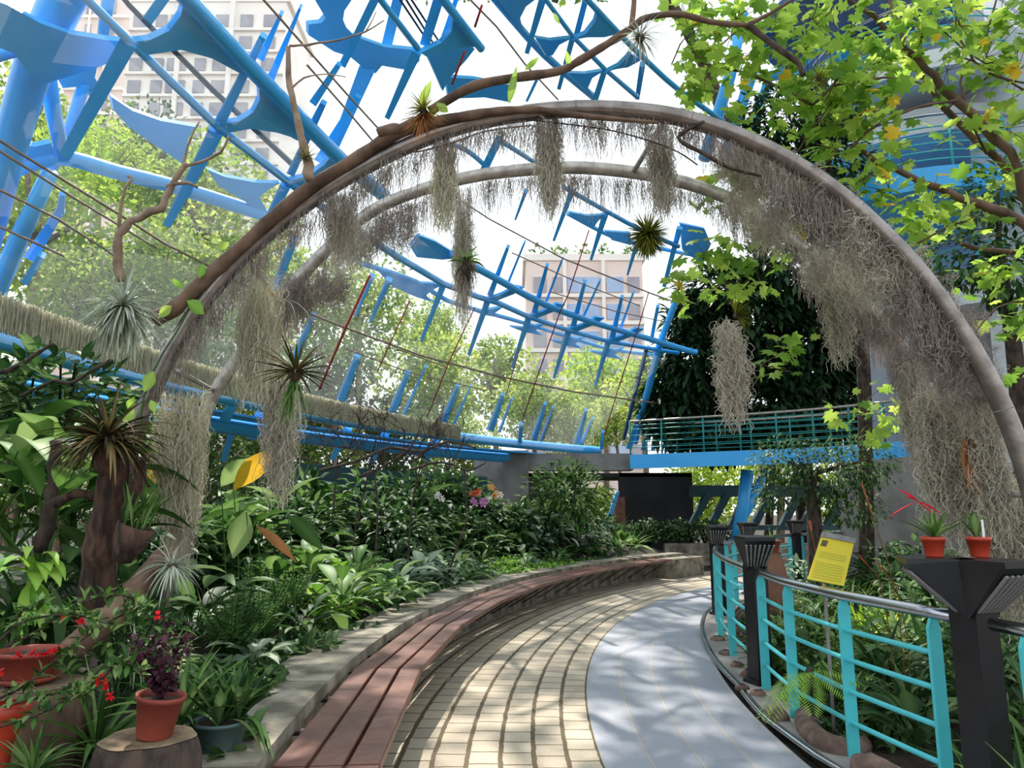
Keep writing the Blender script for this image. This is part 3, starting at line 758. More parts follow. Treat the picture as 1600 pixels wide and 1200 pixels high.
# ================================================================== BENCH
bench = empty('garden_bench', RP(19.2, .1, 0), 'long curved red-brown timber bench of three slats along the garden wall', 'bench')
seg = .108; a = -.30; R0 = 18.97
k = 0
while a < .685:
    a2 = min(a + seg, .69)
    for i in range(3):
        ri, ro = R0 + i * .168, R0 + i * .168 + .148
        g = .0006
        b = MB()
        pts = [RP(ri, a + g), RP(ri, a2 - g), RP(ro, a2 - g), RP(ro, a + g)]
        # sub-bevelled plank
        def rr(z, ins):
            c = sum(pts, V()) / 4
            out = []
            for p, (s1, s2) in zip(pts, ((1, 1), (1, -1), (-1, -1), (-1, 1))):
                rad = (V((CX, CY, 0)) - c).normalized(); tan = V((rad.y, -rad.x, 0))
                q = p - rad * (ins if (p - c).dot(rad) > 0 else -ins) - tan * (ins if (p - c).dot(tan) > 0 else -ins); out.append(q + V((0, 0, z)))
            return out
        vs = rr(.408, 0) + rr(.445, 0) + rr(.45, .006)
        fs = [(3, 2, 1, 0), (8, 9, 10, 11)] + [(j, (j + 1) % 4, (j + 1) % 4 + 4, j + 4) for j in range(4)] + [(j + 4, (j + 1) % 4 + 4, (j + 1) % 4 + 8, j + 8) for j in range(4)]
        b.add(vs, fs); b.build('slat', 'wood', bench, smooth=False)
    for aa in (a + .004, a + seg * .33, a + seg * .66):
        b = MB()
        p0, p1 = RP(R0 + .03, aa, .395), RP(19.56, aa, .395)
        b.tube([p0, p1], .013, 4)
        b.tube([RP(R0 + .06, aa, .385), RP(19.54, aa, .08)], .013, 4)
        b.build('bracket', 'barkdark', bench)
        b = MB()
        for rrr in (R0 + .158, R0 + .326, R0 + .49): b.box(RP(rrr, aa, .406), .02, .03, .02)
        b.build('bolt_plate', 'steelpale', bench, smooth=False)
    a = a2; k += 1
# tie between slats (keeps seat and wall together) : timber carriers
b = MB()
b.tube([RP(19.1, -.3 + i * .03, .392) for i in range(33)], .016, 4); b.tube([RP(19.4, -.3 + i * .03, .392) for i in range(33)], .016, 4)
b.build('carrier', 'barkdark', bench)

# ================================================================== RAILING AND LAMPS
POSTS = [-.25, -.078, .112, .385, .56, .74, .93]
names_sec = ['at the lower right corner, nearest of all', 'between the nearest and second lamp posts', 'between the second and third lamp posts', 'beyond the third lamp post', 'on the far side, beginning behind the lamps', 'on the far side behind the round bed']
UPR = {1: [-.062, -.012, .043, .098], 0: [-.235, -.17, -.10], 2: [.127, .19, .268, .34]}
for i in range(len(POSTS) - 1):
    a0, a1 = POSTS[i], POSTS[i + 1]
    w0 = .11 / 16.2
    r = empty('railing', RP(RF((a0 + a1) / 2), (a0 + a1) / 2, 0), 'teal railing section with steel handrail ' + names_sec[i], 'railing')
    ks = [a0 + w0 + (a1 - a0 - 2 * w0) * j / 12 for j in range(13)]
    if i == 0: ks = [a0 + (a1 - .010 - a0) * j / 12 for j in range(13)]
    b = MB(); b.tube([RP(RF(x), x, 1.035) for x in ks], .033, 12); b.build('handrail', 'stainless', r)
    ups = UPR.get(i, [a0 + .02 + (a1 - a0 - .04) * j / 3 for j in range(4)])
    for x in ups:
        b = MB(); p = RP(RF(x), x, .0)
        t3 = (RP(RF(x + .01), x + .01) - p).normalized(); n3 = V((t3.y, -t3.x, 0))
        W2 = .038; th = .007
        prof = [(-W2, .03), (W2, .03), (W2, .955), (W2 * .5, 1.005), (-W2 * .5, 1.005), (-W2, .955)]
        pts = [p + n3 * q + V((0, 0, z)) for q, z in prof]
        # flat bar stands across the line of the fence
        b.plate(pts, t3, .022); b.build('upright', 'teal', r, smooth=False)
    for z in (.82, .635, .44, .25):
        b = MB(); b.tube([RP(RF(x), x, z) for x in [ups[0] + (ups[-1] - ups[0]) * j / 10 for j in range(11)]], .0165, 8); b.build('bar', 'teal', r)
lampl = ['black square lamp post carrying two red pots, nearest the camera', 'black lamp post with louvred head between two teal railing sections', 'black lamp post at the narrow end of the path, third in line', 'black lamp post mostly hidden behind the second one', 'black lamp post on the far side of the round bed']
for i, a in enumerate(POSTS[1:6]):
    p = RP(RF(a) - (.0 if i else .03), a, 0); r = empty('lamp_post', p, lampl[i], 'lamp post')
    az = 0.0
    s = 1.0
    b = MB(); b.box((p.x, p.y, .56), .155, .155, 1.06, .35); b.box((p.x, p.y, .05), .22, .22, .06, .35); b.build('post', 'black', r, smooth=False)
    Bd = V((-.12, -.99, 0)) if i else V((.35, -.937, 0))
    Ad = V((.12, .993, 0)) if i else V((-.95, .31, 0))
    for d, nm in ((Ad, 'lamp_head'), (Bd, 'lamp_head')):
        sd = V((-d.y, d.x, 0))
        zt = 1.345; zb = 1.05; hw = .155 if i == 0 else .13
        sec = [(0.015, zb), (.055, zb), (.315, zt - .03), (.315, zt), (.0, zt), (.0, zt - .04)]
        b = MB()
        vs = [p + d * q - sd * hw * (1 if z > 1.2 else .62) + V((0, 0, z)) for q, z in sec] + [p + d * q + sd * hw * (1 if z > 1.2 else .62) + V((0, 0, z)) for q, z in sec]
        n = len(sec)
        b.add(vs, [tuple(range(n)), tuple(range(2 * n - 1, n - 1, -1))] + [(j, j + n, (j + 1) % n + n, (j + 1) % n) for j in range(n)])
        h = b.build(nm, 'black', r, smooth=False)
        b = MB()
        nn = (V((0, 0, -1)) * .26 + d * .29).normalized()
        for q in range(7):
            f = (q - 3) / 3
            a3 = p + d * .085 + sd * f * .075 + V((0, 0, zb + .035)) + nn * .006
            c3 = p + d * .29 + sd * f * .12 + V((0, 0, zt - .065)) + nn * .006
            b.blade(a3, c3, .011, .017, nn, .012)
        b.build('louvre', 'louvre' if i else 'concretedark', h, smooth=False)

# ================================================================== ARCHES
arch = empty('arch_trellis', P(140, 1136, 4.8), 'tall double hoop of grey steel tube arching over the path', 'arch')
A1PX = [(130, 1150), (157, 1029), (169, 884), (190, 760), (216, 656), (236, 619), (260, 565), (290, 511), (326, 462), (372, 408), (430, 355), (500, 303), (560, 266), (640, 226), (720, 197), (800, 180), (900, 170), (1000, 174), (1080, 188), (1160, 215), (1240, 255), (1320, 310), (1390, 375), (1440, 430), (1490, 500), (1530, 565), (1568, 640), (1598, 720), (1625, 820), (1640, 920), (1648, 1050), (1650, 1180)]
n1 = V((.10, 1, 0)).normalized(); c1 = V((-2.7, 5.05, 0))
def onA1(u, v, dy=0.0):
    d = ray(u, v); c = c1 + V((0, dy, 0)); return CAM + d * ((c - CAM).dot(n1) / d.dot(n1))
pts1 = [onA1(*q) for q in A1PX]
b = MB(); b.tube(smooth_pts(pts1, 3), .058, 16); b.build('front_hoop', 'steel', arch)
A2PX = [(238, 1060), (262, 960), (280, 840), (300, 720), (330, 625), (372, 560), (415, 500), (450, 455), (500, 400), (560, 345), (610, 315), (680, 290), (760, 272), (860, 263), (940, 264), (1040, 278), (1120, 302), (1180, 332), (1250, 385), (1320, 440), (1380, 505), (1430, 575), (1470, 655), (1495, 740), (1510, 840), (1515, 940), (1518, 1000)]
DY2 = 1.45
def onA2(u, v): return onA1(u, v, DY2)
pts2 = [onA2(*q) for q in A2PX]
b = MB(); b.tube(smooth_pts(pts2, 3), .056, 14); b.build('rear_hoop', 'steelpale', arch)
for (ua, va), (ub, vb) in (((278, 580), (333, 610)), ((385, 400), (432, 470)), ((1205, 242), (1138, 308)), ((1328, 345), (1258, 395)), ((1468, 462), (1382, 492)), ((1557, 620), (1458, 636)), ((1611, 772), (1496, 772)), ((1040, 188), (990, 268)), ((700, 205), (680, 288)), ((868, 175), (862, 262))):
    b = MB(); b.tube([onA1(ua, va), onA2(ub, vb)], .022, 8); b.build('strut', 'steelpale', arch)
for i, q in enumerate(pts1[6:28:2]):
    k = 2 * i + 6; d = (pts1[k + 1] - pts1[k - 1]).normalized()
    b = MB(); b.tube([q - d * .0035, q + d * .0035], .0602, 14); b.build('wire_tie', 'concretedark', arch)

def branch(name, px, w, tt, m, label, parent=None, cat='branch', sub=3, wob=.012):
    """traced limb; w pixel widths, tt depth(s)"""
    k = len(px); ts = tt if isinstance(tt, (list, tuple)) else [tt, tt]; ws = w if isinstance(w, (list, tuple)) else [w, w]
    p3 = [P(x, y, ts[0] + (ts[-1] - ts[0]) * i / (k - 1)) for i, (x, y) in enumerate(px)]
    rs = [(ws[0] + (ws[-1] - ws[0]) * i / (k - 1)) * (ts[0] + (ts[-1] - ts[0]) * i / (k - 1)) / F / 2 for i in range(k)]
    sp = smooth_pts(p3, sub); n = len(sp)
    rr = []
    for i in range(n):
        q = i / (n - 1) * (k - 1); j = min(int(q), k - 2); f = q - j; rr.append(max(.0025, (rs[j] * (1 - f) + rs[j + 1] * f) * rnd(.88, 1.14)))
    sp = [p + rdir() * wob * min(1, rr[i] / .03) for i, p in enumerate(sp)]
    b = MB(); b.tube(sp, rr, 9)
    o = b.build(name, m, parent)
    if parent is None and label: tag(o, label, cat)
    return o, sp
tA = Tof(onA1(600, 230))
lg = empty('driftwood_limb', onA1(250, 495), 'thick brown branch strapped along the left shoulder of the front arch', 'branch')
def b3(name, pts, rr, m, parent, n=10):
    sp = smooth_pts(pts, 4); k = len(sp); out = []
    for i in range(k):
        q = i / (k - 1) * (len(rr) - 1); j = min(int(q), len(rr) - 2); f = q - j; out.append((rr[j] * (1 - f) + rr[j + 1] * f) * rnd(.9, 1.12))
    b = MB(); b.tube(sp, out, n); return b.build(name, m, parent)
b3('main_limb', [onA1(u, v, -.07) for u, v in ((242, 498), (275, 480), (320, 437), (370, 392), (430, 338), (490, 290), (550, 252), (610, 214), (660, 195), (720, 183), (780, 174), (840, 172), (900, 180), (960, 186), (1030, 192))], [.056, .05, .046, .047, .047, .043, .038, .03, .024, .018, .01], 'bark', lg)
b3('long_side_limb', [onA1(u, v, -.1) for u, v in ((592, 208), (640, 196), (690, 162), (740, 135), (800, 122), (870, 112), (905, 95), (950, 68), (985, 45), (1010, 28), (1060, 22), (1110, 34), (1170, 40))], [.04, .035, .031, .027, .025, .022, .017], 'bark', lg)
b3('side_limb', [onA1(u, v, -.05) for u, v in ((986, 44), (990, 10), (992, -30))], [.02, .016], 'bark', lg, 7)
b3('side_limb', [onA1(u, v, -.05) for u, v in ((1170, 40), (1195, 60), (1230, 86), (1248, 100), (1255, 118))], [.024, .018], 'barkdark', lg, 7)
b3('side_limb', [onA1(u, v, -.05) for u, v in ((1170, 38), (1205, 20), (1245, -5))], [.016, .01], 'bark', lg, 7)
b3('stub', [onA1(u, v, -.1) for u, v in ((590, 208), (612, 200), (628, 203))], [.03, .035], 'bark', lg, 8)
for pts in (((1100, 190), (1060, 215), (1100, 240), (1140, 262), (1190, 275)),):
    b3('twig', [onA1(u, v, -.05) for u, v in pts], [.012, .016, .01], 'barkdark', lg, 6)
b3('twig', [onA1(u, v, -.02) for u, v in ((800, 185), (850, 190), (900, 196), (960, 205), (1020, 222), (1060, 238), (1090, 258))], [.006, .005], 'barkdark', lg, 5)
b3('twig', [onA1(u, v, -.02) for u, v in ((600, 222), (640, 238), (700, 225), (760, 205), (830, 196))], [.007, .005], 'bark', lg, 5)
# bare branch standing at left holding the silver air plant
bb = empty('bare_branch', P(190, 430, 4.9), 'bare grey forked branch standing up above the silver air plant', 'branch')
for px, w in (([(187, 440), (186, 400), (188, 365), (205, 345), (250, 325), (262, 300), (285, 265), (292, 255)], [16, 8]), ([(286, 262), (330, 246), (348, 235), (358, 212)], [6, 3]), ([(287, 262), (290, 240), (300, 210), (312, 190)], [5, 2]), ([(262, 292), (285, 285), (308, 292)], [8, 4]), ([(188, 365), (188, 330), (196, 295), (205, 280), (200, 275)], [6, 4])):
    branch('fork', px, w, 4.9, 'barklight', None, bb)
sk = empty('bare_branch', P(470, 270, 4.6), 'slender bare twig rising from the arch beside the small air plant', 'branch')
for px, w in (([(484, 280), (480, 250), (470, 215), (458, 165), (452, 120), (450, 75)], [16, 7]), ([(452, 72), (480, 70), (530, 62), (570, 50), (600, 32)], [4, 2]), ([(455, 140), (475, 122), (510, 116), (540, 120)], [3, 1.5]), ([(570, 50), (580, 35), (588, 18)], [2.5, 1.2])):
    branch('fork', px, w, 4.75, 'barklight', None, sk)
for i, (px, w, t, lab) in enumerate((([(-10, 583), (30, 572), (60, 550), (85, 535)], [9, 5], 5.5, 'thick black dead limb crossing the blue tube at the left edge'),
    ([(30, 620), (55, 608), (85, 595), (110, 598), (140, 582), (175, 560)], [4, 6], 5.5, 'thin black dead limb below the left moss strip'),
    ([(500, 735), (560, 720), (610, 700), (660, 705), (700, 690), (745, 700)], [5, 3], 10, 'black twiggy vine stem under the moss strip'),
    ([(560, 745), (600, 728), (640, 700), (655, 672)], [4, 2], 10, 'black rising vine stem under the moss strip'),
    ([(640, 735), (690, 722), (730, 735), (760, 722)], [4, 2], 10, 'black vine stem above the teal panel wall'))):
    branch('dead_vine', px, w, t, 'barkdark', lab, None, 'branch')

random.seed(17)
for j, (u, v) in enumerate(((520, 730), (590, 735), (640, 725), (700, 735), (545, 700))):
    b = MB()
    def tw_(p, d, L, r, k):
        q = p + d * L; b.tube([p, p.lerp(q, .5) + rdir() * L * .12, q], [r, r * .6], 4, cap=False)
        if k:
            for _ in range(3): tw_(p.lerp(q, rnd(.4, 1)), (d + rdir() * .8).normalized(), L * rnd(.5, .8), r * .6, k - 1)
    p = P(u, v, 11); tw_(V((p.x, p.y, .6)), V((rnd(-.3, .3), rnd(-.2, .2), 1)).normalized(), p.z - .4, .022, 0)
    for _ in range(4): tw_(p, V((rnd(-1, 1), rnd(-.3, .3), rnd(.1, .7))).normalized(), .55, .013, 3)
    tag(b.build('dead_shrub', 'barkdark'), ('leftmost', 'second', 'third', 'rightmost', 'tallest')[j] + ' of the leafless black shrubs under the moss strip', 'dead shrub')
# ================================================================== SPANISH MOSS
def mossmesh(seed, n, W, L, m, taper=.5, r=.0022, segs=11, curl=.05, lens=(.3, 1), D=None, sq=0.0):
    """a hanging bunch: origin at its top centre, unit metres"""
    random.seed(seed); b = MB(); D = D or W * .6
    for i in range(n):
        x, y = rnd(-1, 1), rnd(-1, 1)
        l = L * rnd(*lens) * (1 - taper * abs(x) ** 2)
        s0 = rnd(0, .55) * L if sq > 0 else rnd(0, .12) * L
        if s0 + l > L: s0 = max(0, L - l)
        p = V((x * W / 2, y * D / 2, -s0)); pts = [p.copy()]
        w = V((rnd(-1, 1), rnd(-1, 1), 0)) * curl
        cen = V((x * W / 2 * (1 - taper * .6), y * D / 2 * .6, 0))
        for k in range(segs):
            w = w * .25 + V((rnd(-1, 1), rnd(-1, 1), rnd(-.6, .6))) * curl * .62
            p = p + V((0, 0, -l / segs)) + w
            p.x += (cen.x - p.x) * .12; p.y += (cen.y - p.y) * .12
            pts.append(p.copy())
        b.tube(pts, r, 3, cap=False, tint=random.random())
    o = b.build('moss', m, smooth=False); me = o.data; bpy.data.objects.remove(o); return me
def mossat(me, p, label, sx=1, sz=1, rz=None, group=None, sy=None):
    o = bpy.data.objects.new('spanish_moss', me); COL.objects.link(o)
    o.location = p; o.scale = (sx, sy or sx, sz); o.rotation_euler = (0, 0, rnd(-.6, .6) if rz is None else rz)
    tag(o, label, 'moss', group); return o
def len_px(px, t): return px * t / F
random.seed(21)
tF = 4.85; tR = 6.2
B1 = mossmesh(101, 420, .16, .66, 'mosspale', .35, r=.0018, curl=.026, lens=(.25, .8), sq=1, segs=16)
B2 = mossmesh(102, 420, .17, .70, 'moss', .35, r=.0018, curl=.028, lens=(.25, .8), sq=1, segs=16)
BIG = mossmesh(103, 620, .42, 1.0, 'moss', .55, r=.0021, curl=.045, lens=(.2, .7), sq=1, segs=16)
BIGP = mossmesh(104, 700, .42, .9, 'mosspale', .3, r=.0021, curl=.04, lens=(.2, .7), sq=1, segs=16)
LONG = mossmesh(105, 560, .26, 1.15, 'moss', .45, r=.0022, curl=.05, lens=(.2, .6), sq=1, segs=18)
FR = [mossmesh(110 + i, 75, .30, .30, 'mossdark', .2, r=.0020, curl=.024, lens=(.2, 1), D=.08, segs=7) for i in range(3)]
CUR = [mossmesh(120 + i, 520, .62, .62, 'moss', .4, r=.0019, curl=.06, lens=(.1, .6), D=.4, sq=1, segs=14) for i in range(2)]
CURD = [mossmesh(130 + i, 480, .62, .62, 'mossdark', .4, r=.0019, curl=.06, lens=(.1, .6), D=.4, sq=1, segs=14) for i in range(2)]
mossat(B1, onA1(695, 218, .05), 'narrow pale moss tassel hanging left of the arch crown', 1.0, 1.02)
mossat(B2, onA1(857, 186, .05), 'narrow grey moss tassel hanging just left of the arch crown', 1.1, 1.02)
mossat(B2, onA1(1030, 196, .3), 'brownish moss tassel on the strut right of the arch crown', 1.05, .98)
mossat(BIG, onA1(535, 300, .15), 'wide grey moss bunch under the left shoulder of the front arch', .55, .62)
mossat(BIGP, onA1(408, 432, .3), 'very long pale moss drape on the left strut, upper half', .85, 1.05)
mossat(LONG, onA1(445, 560, .5), 'long pale moss drape hanging behind the dark hanging bromeliad', .95, .95)
mossat(BIGP, onA1(288, 606, .3), 'thick square pale moss curtain on the lowest left strut', .9, 1.05)
mossat(BIG, onA1(290, 690, .5), 'grey moss hanging low against the rear arch leg', .7, 1.0)
mossat(LONG, onA2(1302, 395), 'long moss bunch on the rear arch beside the second right strut', 1.0, .85)
mossat(LONG, onA2(725, 300), 'thin moss tail hanging behind the orchid basket', .7, 1.1)
for i, (u, v, sx, sz, dy) in enumerate(((470, 430, 1.0, 1.0, 1.4), (560, 350, 1.1, 1.0, 1.4), (620, 330, 1.0, .9, 1.4), (520, 420, .9, .9, 1.2))):
    mossat(CURD[i % 2] if i != 1 else CUR[0], onA1(u, v, dy), 'tangled moss on the left shoulder of the rear arch', sx * .62, sz * .8, group='tangled moss on the left shoulder of the rear arch')
for i, (u, v, s, z, dy) in enumerate(((1150, 225, .7, .7, .3), (1190, 240, .8, .8, .3), (1240, 270, .8, .9, .1), (1290, 300, .8, .9, .1), (1340, 340, .9, .9, .1), (1390, 385, .9, .9, .1), (1430, 430, .9, 1, .1), (1470, 480, .9, 1, .1), (1200, 320, .8, .8, 1.0), (1160, 290, .7, .7, 1.2),
        (1500, 540, .9, .9, .2), (1380, 480, .8, .8, 1.0), (1340, 420, .9, .7, 1.0), (1290, 380, .8, .8, .8), (1420, 540, .8, .9, 1.0), (1460, 600, .8, .9, .9))):
    mossat((CUR + CURD)[i % 4], onA1(u, v, dy), 'tangled grey moss curtain between the hoops on the right shoulder', s * .8, z * .85, group='moss curtain on the right shoulder of the arch')
for i, (u, v, s, z, dy, lab) in enumerate(((1460, 600, 1.1, .95, .5, 'longest pale moss tail in the right-hand curtain, below the yellow air plant'), (1530, 590, 1.0, 1.0, .3, 'long moss tail beside the brown dead leaf'), (1500, 640, 1.0, .9, .7, 'long moss tail reaching down behind the red pots'),
        (1585, 740, 1.1, .9, .5, 'moss tail at the right edge above the pots'), (1560, 800, 1.0, .7, .8, 'moss hanging low at the right edge behind the right pot'), (1420, 560, .8, .7, .9, 'moss tail on the inner side of the right-hand curtain'))):
    mossat(LONG, onA1(u, v, dy), lab, s, z)
for k in range(6, 24):
    a, c = pts1[k], pts1[k + 1]
    for q in range(3):
        p = a.lerp(c, (q + rnd(.2, .8)) / 3) + V((0, 0, -.05))
        mossat(FR[(k + q) % 3], p, 'thin ragged moss fringe along the underside of the front hoop', rnd(.7, 1.0), rnd(.55, 1.15) * (1.0 if k > 10 else .9), rz=rnd(-.3, .3), group='moss fringe on the front hoop')
for k in range(6, 21):
    a, c = pts2[k], pts2[k + 1]
    for q in range(3):
        p = a.lerp(c, (q + rnd(.2, .8)) / 3) + V((0, 0, -.05))
        mossat(FR[(k + q) % 3], p, 'thin ragged moss fringe along the underside of the rear hoop', rnd(.8, 1.1), rnd(.7, 1.5), rz=rnd(-.3, .3), group='moss fringe on the rear hoop')
# moss strip along the shell base
STRIP = mossmesh(140, 900, 1.3, .5, 'mosspale', 0, r=.006, curl=.012, lens=(.3, 1), D=.1, segs=5, sq=1)
nst = 0
for i in range(14):
    a = .02 + i * .040
    R = 23.2 - .1
    p = RP(R, a, 3.58 - .0 * i)
    o = mossat(STRIP, p, 'long felted strip of grey moss hung along the foot of the glass', .78, .72, rz=pi / 2 - a, group='moss strip along the foot of the glass', sy=.8)
random.seed(33)

# ================================================================== AIR PLANTS AND BROMELIADS
def rosette(b, c, n, L, W, up=(0, 0, 1), spread=1.4, droop=1.0, tints=None, wp=.2, segs=7, rnd_l=.35):
    up = V(up).normalized()
    for i in range(n):
        th = i * 2.39996 + rnd(-.2, .2); el = spread * sqrt((i + .5) / n)
        s0 = up.orthogonal().normalized(); s0 = Quaternion(up, th) @ s0
        d = up * cos(el) + s0 * sin(el)
        b.leaf(V(c) + d * L * .03, d, L * rnd(1 - rnd_l, 1.05), W * rnd(.7, 1.2), droop * rnd(.5, 1.3), segs, .3, tint=(rnd(*tints) if tints else None), wp=wp)
def airplant(name, u, v, t, n, Lpx, m, label, up=(0, 0, 1), spread=1.6, droop=1.0, w=.014, core='barkdark', cat='air plant', wp=.2):
    c = P(u, v, t) if not isinstance(u, Vector) else u; e = empty(name, c, label, cat)
    b = MB(); rosette(b, c, n, Lpx * t / F, w, up, spread, droop, wp=wp); b.build('leaves', m, e)
    b = MB(); r0 = Lpx * t / F * .13
    b.lathe(c, [(r0 * .2, r0), (r0, r0 * .3), (r0 * 1.1, -r0 * .4), (r0 * .5, -r0 * 1.2), (.001, -r0 * 1.5)], 9); b.build('root_ball', core, e)
    return e, c
e, c = airplant('silver_air_plant', 192, 480, 4.4, 230, 84, 'L_silver', 'big silver air plant cluster hanging below the bare forked branch', spread=2.6, droop=1.1, w=.020)
b = MB()
for i in range(28): b.leaf(c + V((rnd(-.1, .1), rnd(-.05, .05), -.03)), V((rnd(-.5, .5), rnd(-.4, .4), -1)), rnd(.2, .38), .018, .4, 6, wp=.3)
b.build('hanging_leaves', 'L_silver', e)
airplant('silver_air_plant', 268, 885, 3.7, 80, 66, 'L_silver', 'small silver air plant with curling leaves on the leaning log', spread=2.2, droop=1.3, w=.014)
airplant('silver_air_plant', 1000, 58, 4.7, 60, 55, 'L_silver', 'silver air plant hanging from the branch above the arch crown', up=(0, -.2, -.5), spread=2.2, droop=1.0, w=.010)
e, c = airplant('air_plant', 662, 172, 4.7, 110, 42, 'L_airgreen', 'green air plant with brown dead leaves on top of the arch limb', spread=1.9, droop=.6, w=.009)
b = MB(); rosette(b, c + V((0, 0, -.04)), 60, .2, .01, (0, 0, -1), 1.5, .3); b.build('dead_leaves', 'L_brown', e)
airplant('air_plant', 478, 246, 4.7, 50, 30, 'L_airgreen', 'small green air plant at the foot of the slender bare twig', spread=1.9, droop=.5, w=.007)
airplant('air_plant', 1280, 122, 5.2, 90, 30, 'L_airgreen', 'dark spiky air plant among the lobed leaves', spread=2.2, droop=.5, w=.007)
e, c = airplant('air_plant', 1012, 366, 5.2, 520, 42, 'L_airgreen', 'round olive air plant ball hanging under the arch crown', spread=3.0, droop=.3, w=.016)
b = MB(); b.tube([c, P(1030, 280, 5.6)], .002, 4); b.build('wire', 'cable', e)
e, c = airplant('air_plant', 1150, 492, 5.2, 120, 34, 'L_airgreen', 'olive bromeliad mounted above a long moss beard at right of centre', up=(.7, -.2, .3), spread=1.5, droop=.4, w=.012)
mossat(LONG, c + V((-.05, 0, -.03)), 'long pale moss beard hanging from the mounted olive bromeliad', .85, .68)
e, c = airplant('air_plant', 1455, 560, 4.9, 90, 34, 'L_airgreen', 'yellow-green air plant cup hanging in the right-hand moss', up=(0, -.2, 1), spread=1.2, droop=.2, w=.014)
b = MB()
for q in range(4):
    a = q * pi / 2 + .4; b.tube(smooth_pts([c + V((.12 * cos(a), .12 * sin(a), .02)), c + V((.13 * cos(a), .13 * sin(a), .2)), c + V((.03 * cos(a), .03 * sin(a), .38))], 4), .0025, 4)
b.build('wire', 'cable', e)
# orchid basket
e, c = airplant('hanging_orchid', 728, 410, 5.3, 16, 34, 'L_mid', 'dark rooty orchid basket hanging left of centre under the arch', spread=1.3, droop=.8, w=.03, wp=.5, cat='hanging plant')
b = MB()
for i in range(90): b.leaf(c + rdir() * .05, V((rnd(-.5, .9), rnd(-.5, .5), -1)), rnd(.08, .24), .006, .3, 5, wp=.3)
b.build('roots', 'barkdark', e)
b = MB(); b.tube([c, onA2(730, 285)], .002, 4); b.build('wire', 'cable', e)
# dark hanging bromeliad
e, c = airplant('hanging_bromeliad', 462, 582, 4.3, 60, 82, 'L_brom', 'dark red-brown bromeliad hanging by wires at left under the arch', spread=1.8, droop=.5, w=.022, cat='bromeliad')
b = MB()
for i in range(26): b.leaf(c + V((rnd(-.02, .02), 0, -.03)), V((rnd(-.6, .4), rnd(-.4, .4), -1)), rnd(.2, .42), .014, .2, 6, wp=.3)
b.build('hanging_leaves', 'L_mid', e)
for q in (-.16, .0, .13):
    b = MB(); b.tube(smooth_pts([c + V((q * .9, 0, .03)), c + V((q, 0, .22)), c + V((-.05 + q * .3, 0, .42)), onA1(428, 470, .6)], 4), .0022, 4); b.build('wire', 'steelpale', e)
# brown dead leaf cone in right curtain
b = MB()
cc = onA1(1516, 690, .3)
for i in range(12): b.leaf(cc + V((rnd(-.03, .03), rnd(-.03, .03), rnd(0, .12))), V((rnd(-.15, .15), rnd(-.15, .15), -1)), .36, .06, .1, 5)
tag(b.build('dead_bromeliad', 'L_brown'), 'withered brown bromeliad hanging in the moss at right', 'dead plant')

# big reddish bromeliad on trunk at the left, trunk and log
tk = empty('driftwood', P(150, 1010, 4.1), 'thick reddish driftwood trunk standing in front of the left arch leg', 'tree trunk')
branch('stem', [(140, 1010), (150, 940), (158, 860), (168, 800), (176, 740), (170, 700)], [56, 44], 4.1, 'barkred', None, tk)
branch('side_stem', [(170, 810), (200, 790), (214, 760), (220, 720)], [26, 16], 4.1, 'barkred', None, tk)
branch('side_stem', [(60, 860), (80, 800), (84, 750), (88, 690)], [24, 18], 4.3, 'barkdark', None, tk)
branch('side_stem', [(84, 790), (120, 770), (160, 780)], [16, 14], 4.2, 'barkred', None, tk)
e, c = airplant('bromeliad', 168, 690, 3.9, 150, 118, 'L_brom', 'large dark red bromeliad with arching leaves on top of the driftwood trunk', spread=1.75, droop=1.3, w=.026, cat='bromeliad', core='barkred')
pk = empty('bark_pot', P(205, 840, 3.95), 'brown bark pocket pot of green shoots fixed to the driftwood trunk', 'plant pot')
b = MB(); c = P(205, 842, 3.95); tq = Matrix.Rotation(.35, 3, 'Y')
b.lathe(c, [(.001, -.14), (.05, -.12), (.085, -.02), (.10, .07), (.09, .075), (.07, .04)], 14, tilt=tq); b.build('pot', 'barkred', pk)
b = MB()
for i in range(36): b.leaf(c + V((rnd(-.06, .08), rnd(-.05, .05), .05)), V((rnd(-.2, .8), rnd(-.3, .3), 1)), rnd(.07, .3), .03, .3, 5)
b.build('shoots', 'L_mid', pk)
o, sp = branch('log', [(108, 1020), (150, 985), (190, 945), (222, 915), (246, 884), (258, 868)], [44, 32], [3.5, 3.8], 'bark', 'thick leaning log crossing behind the potted red flowers', None, 'log')
branch('trellis_post', [(240, 1000), (252, 960), (262, 905), (266, 880)], [20, 16], 4.4, 'steel', 'grey post behind the small silver air plant', None, 'post')

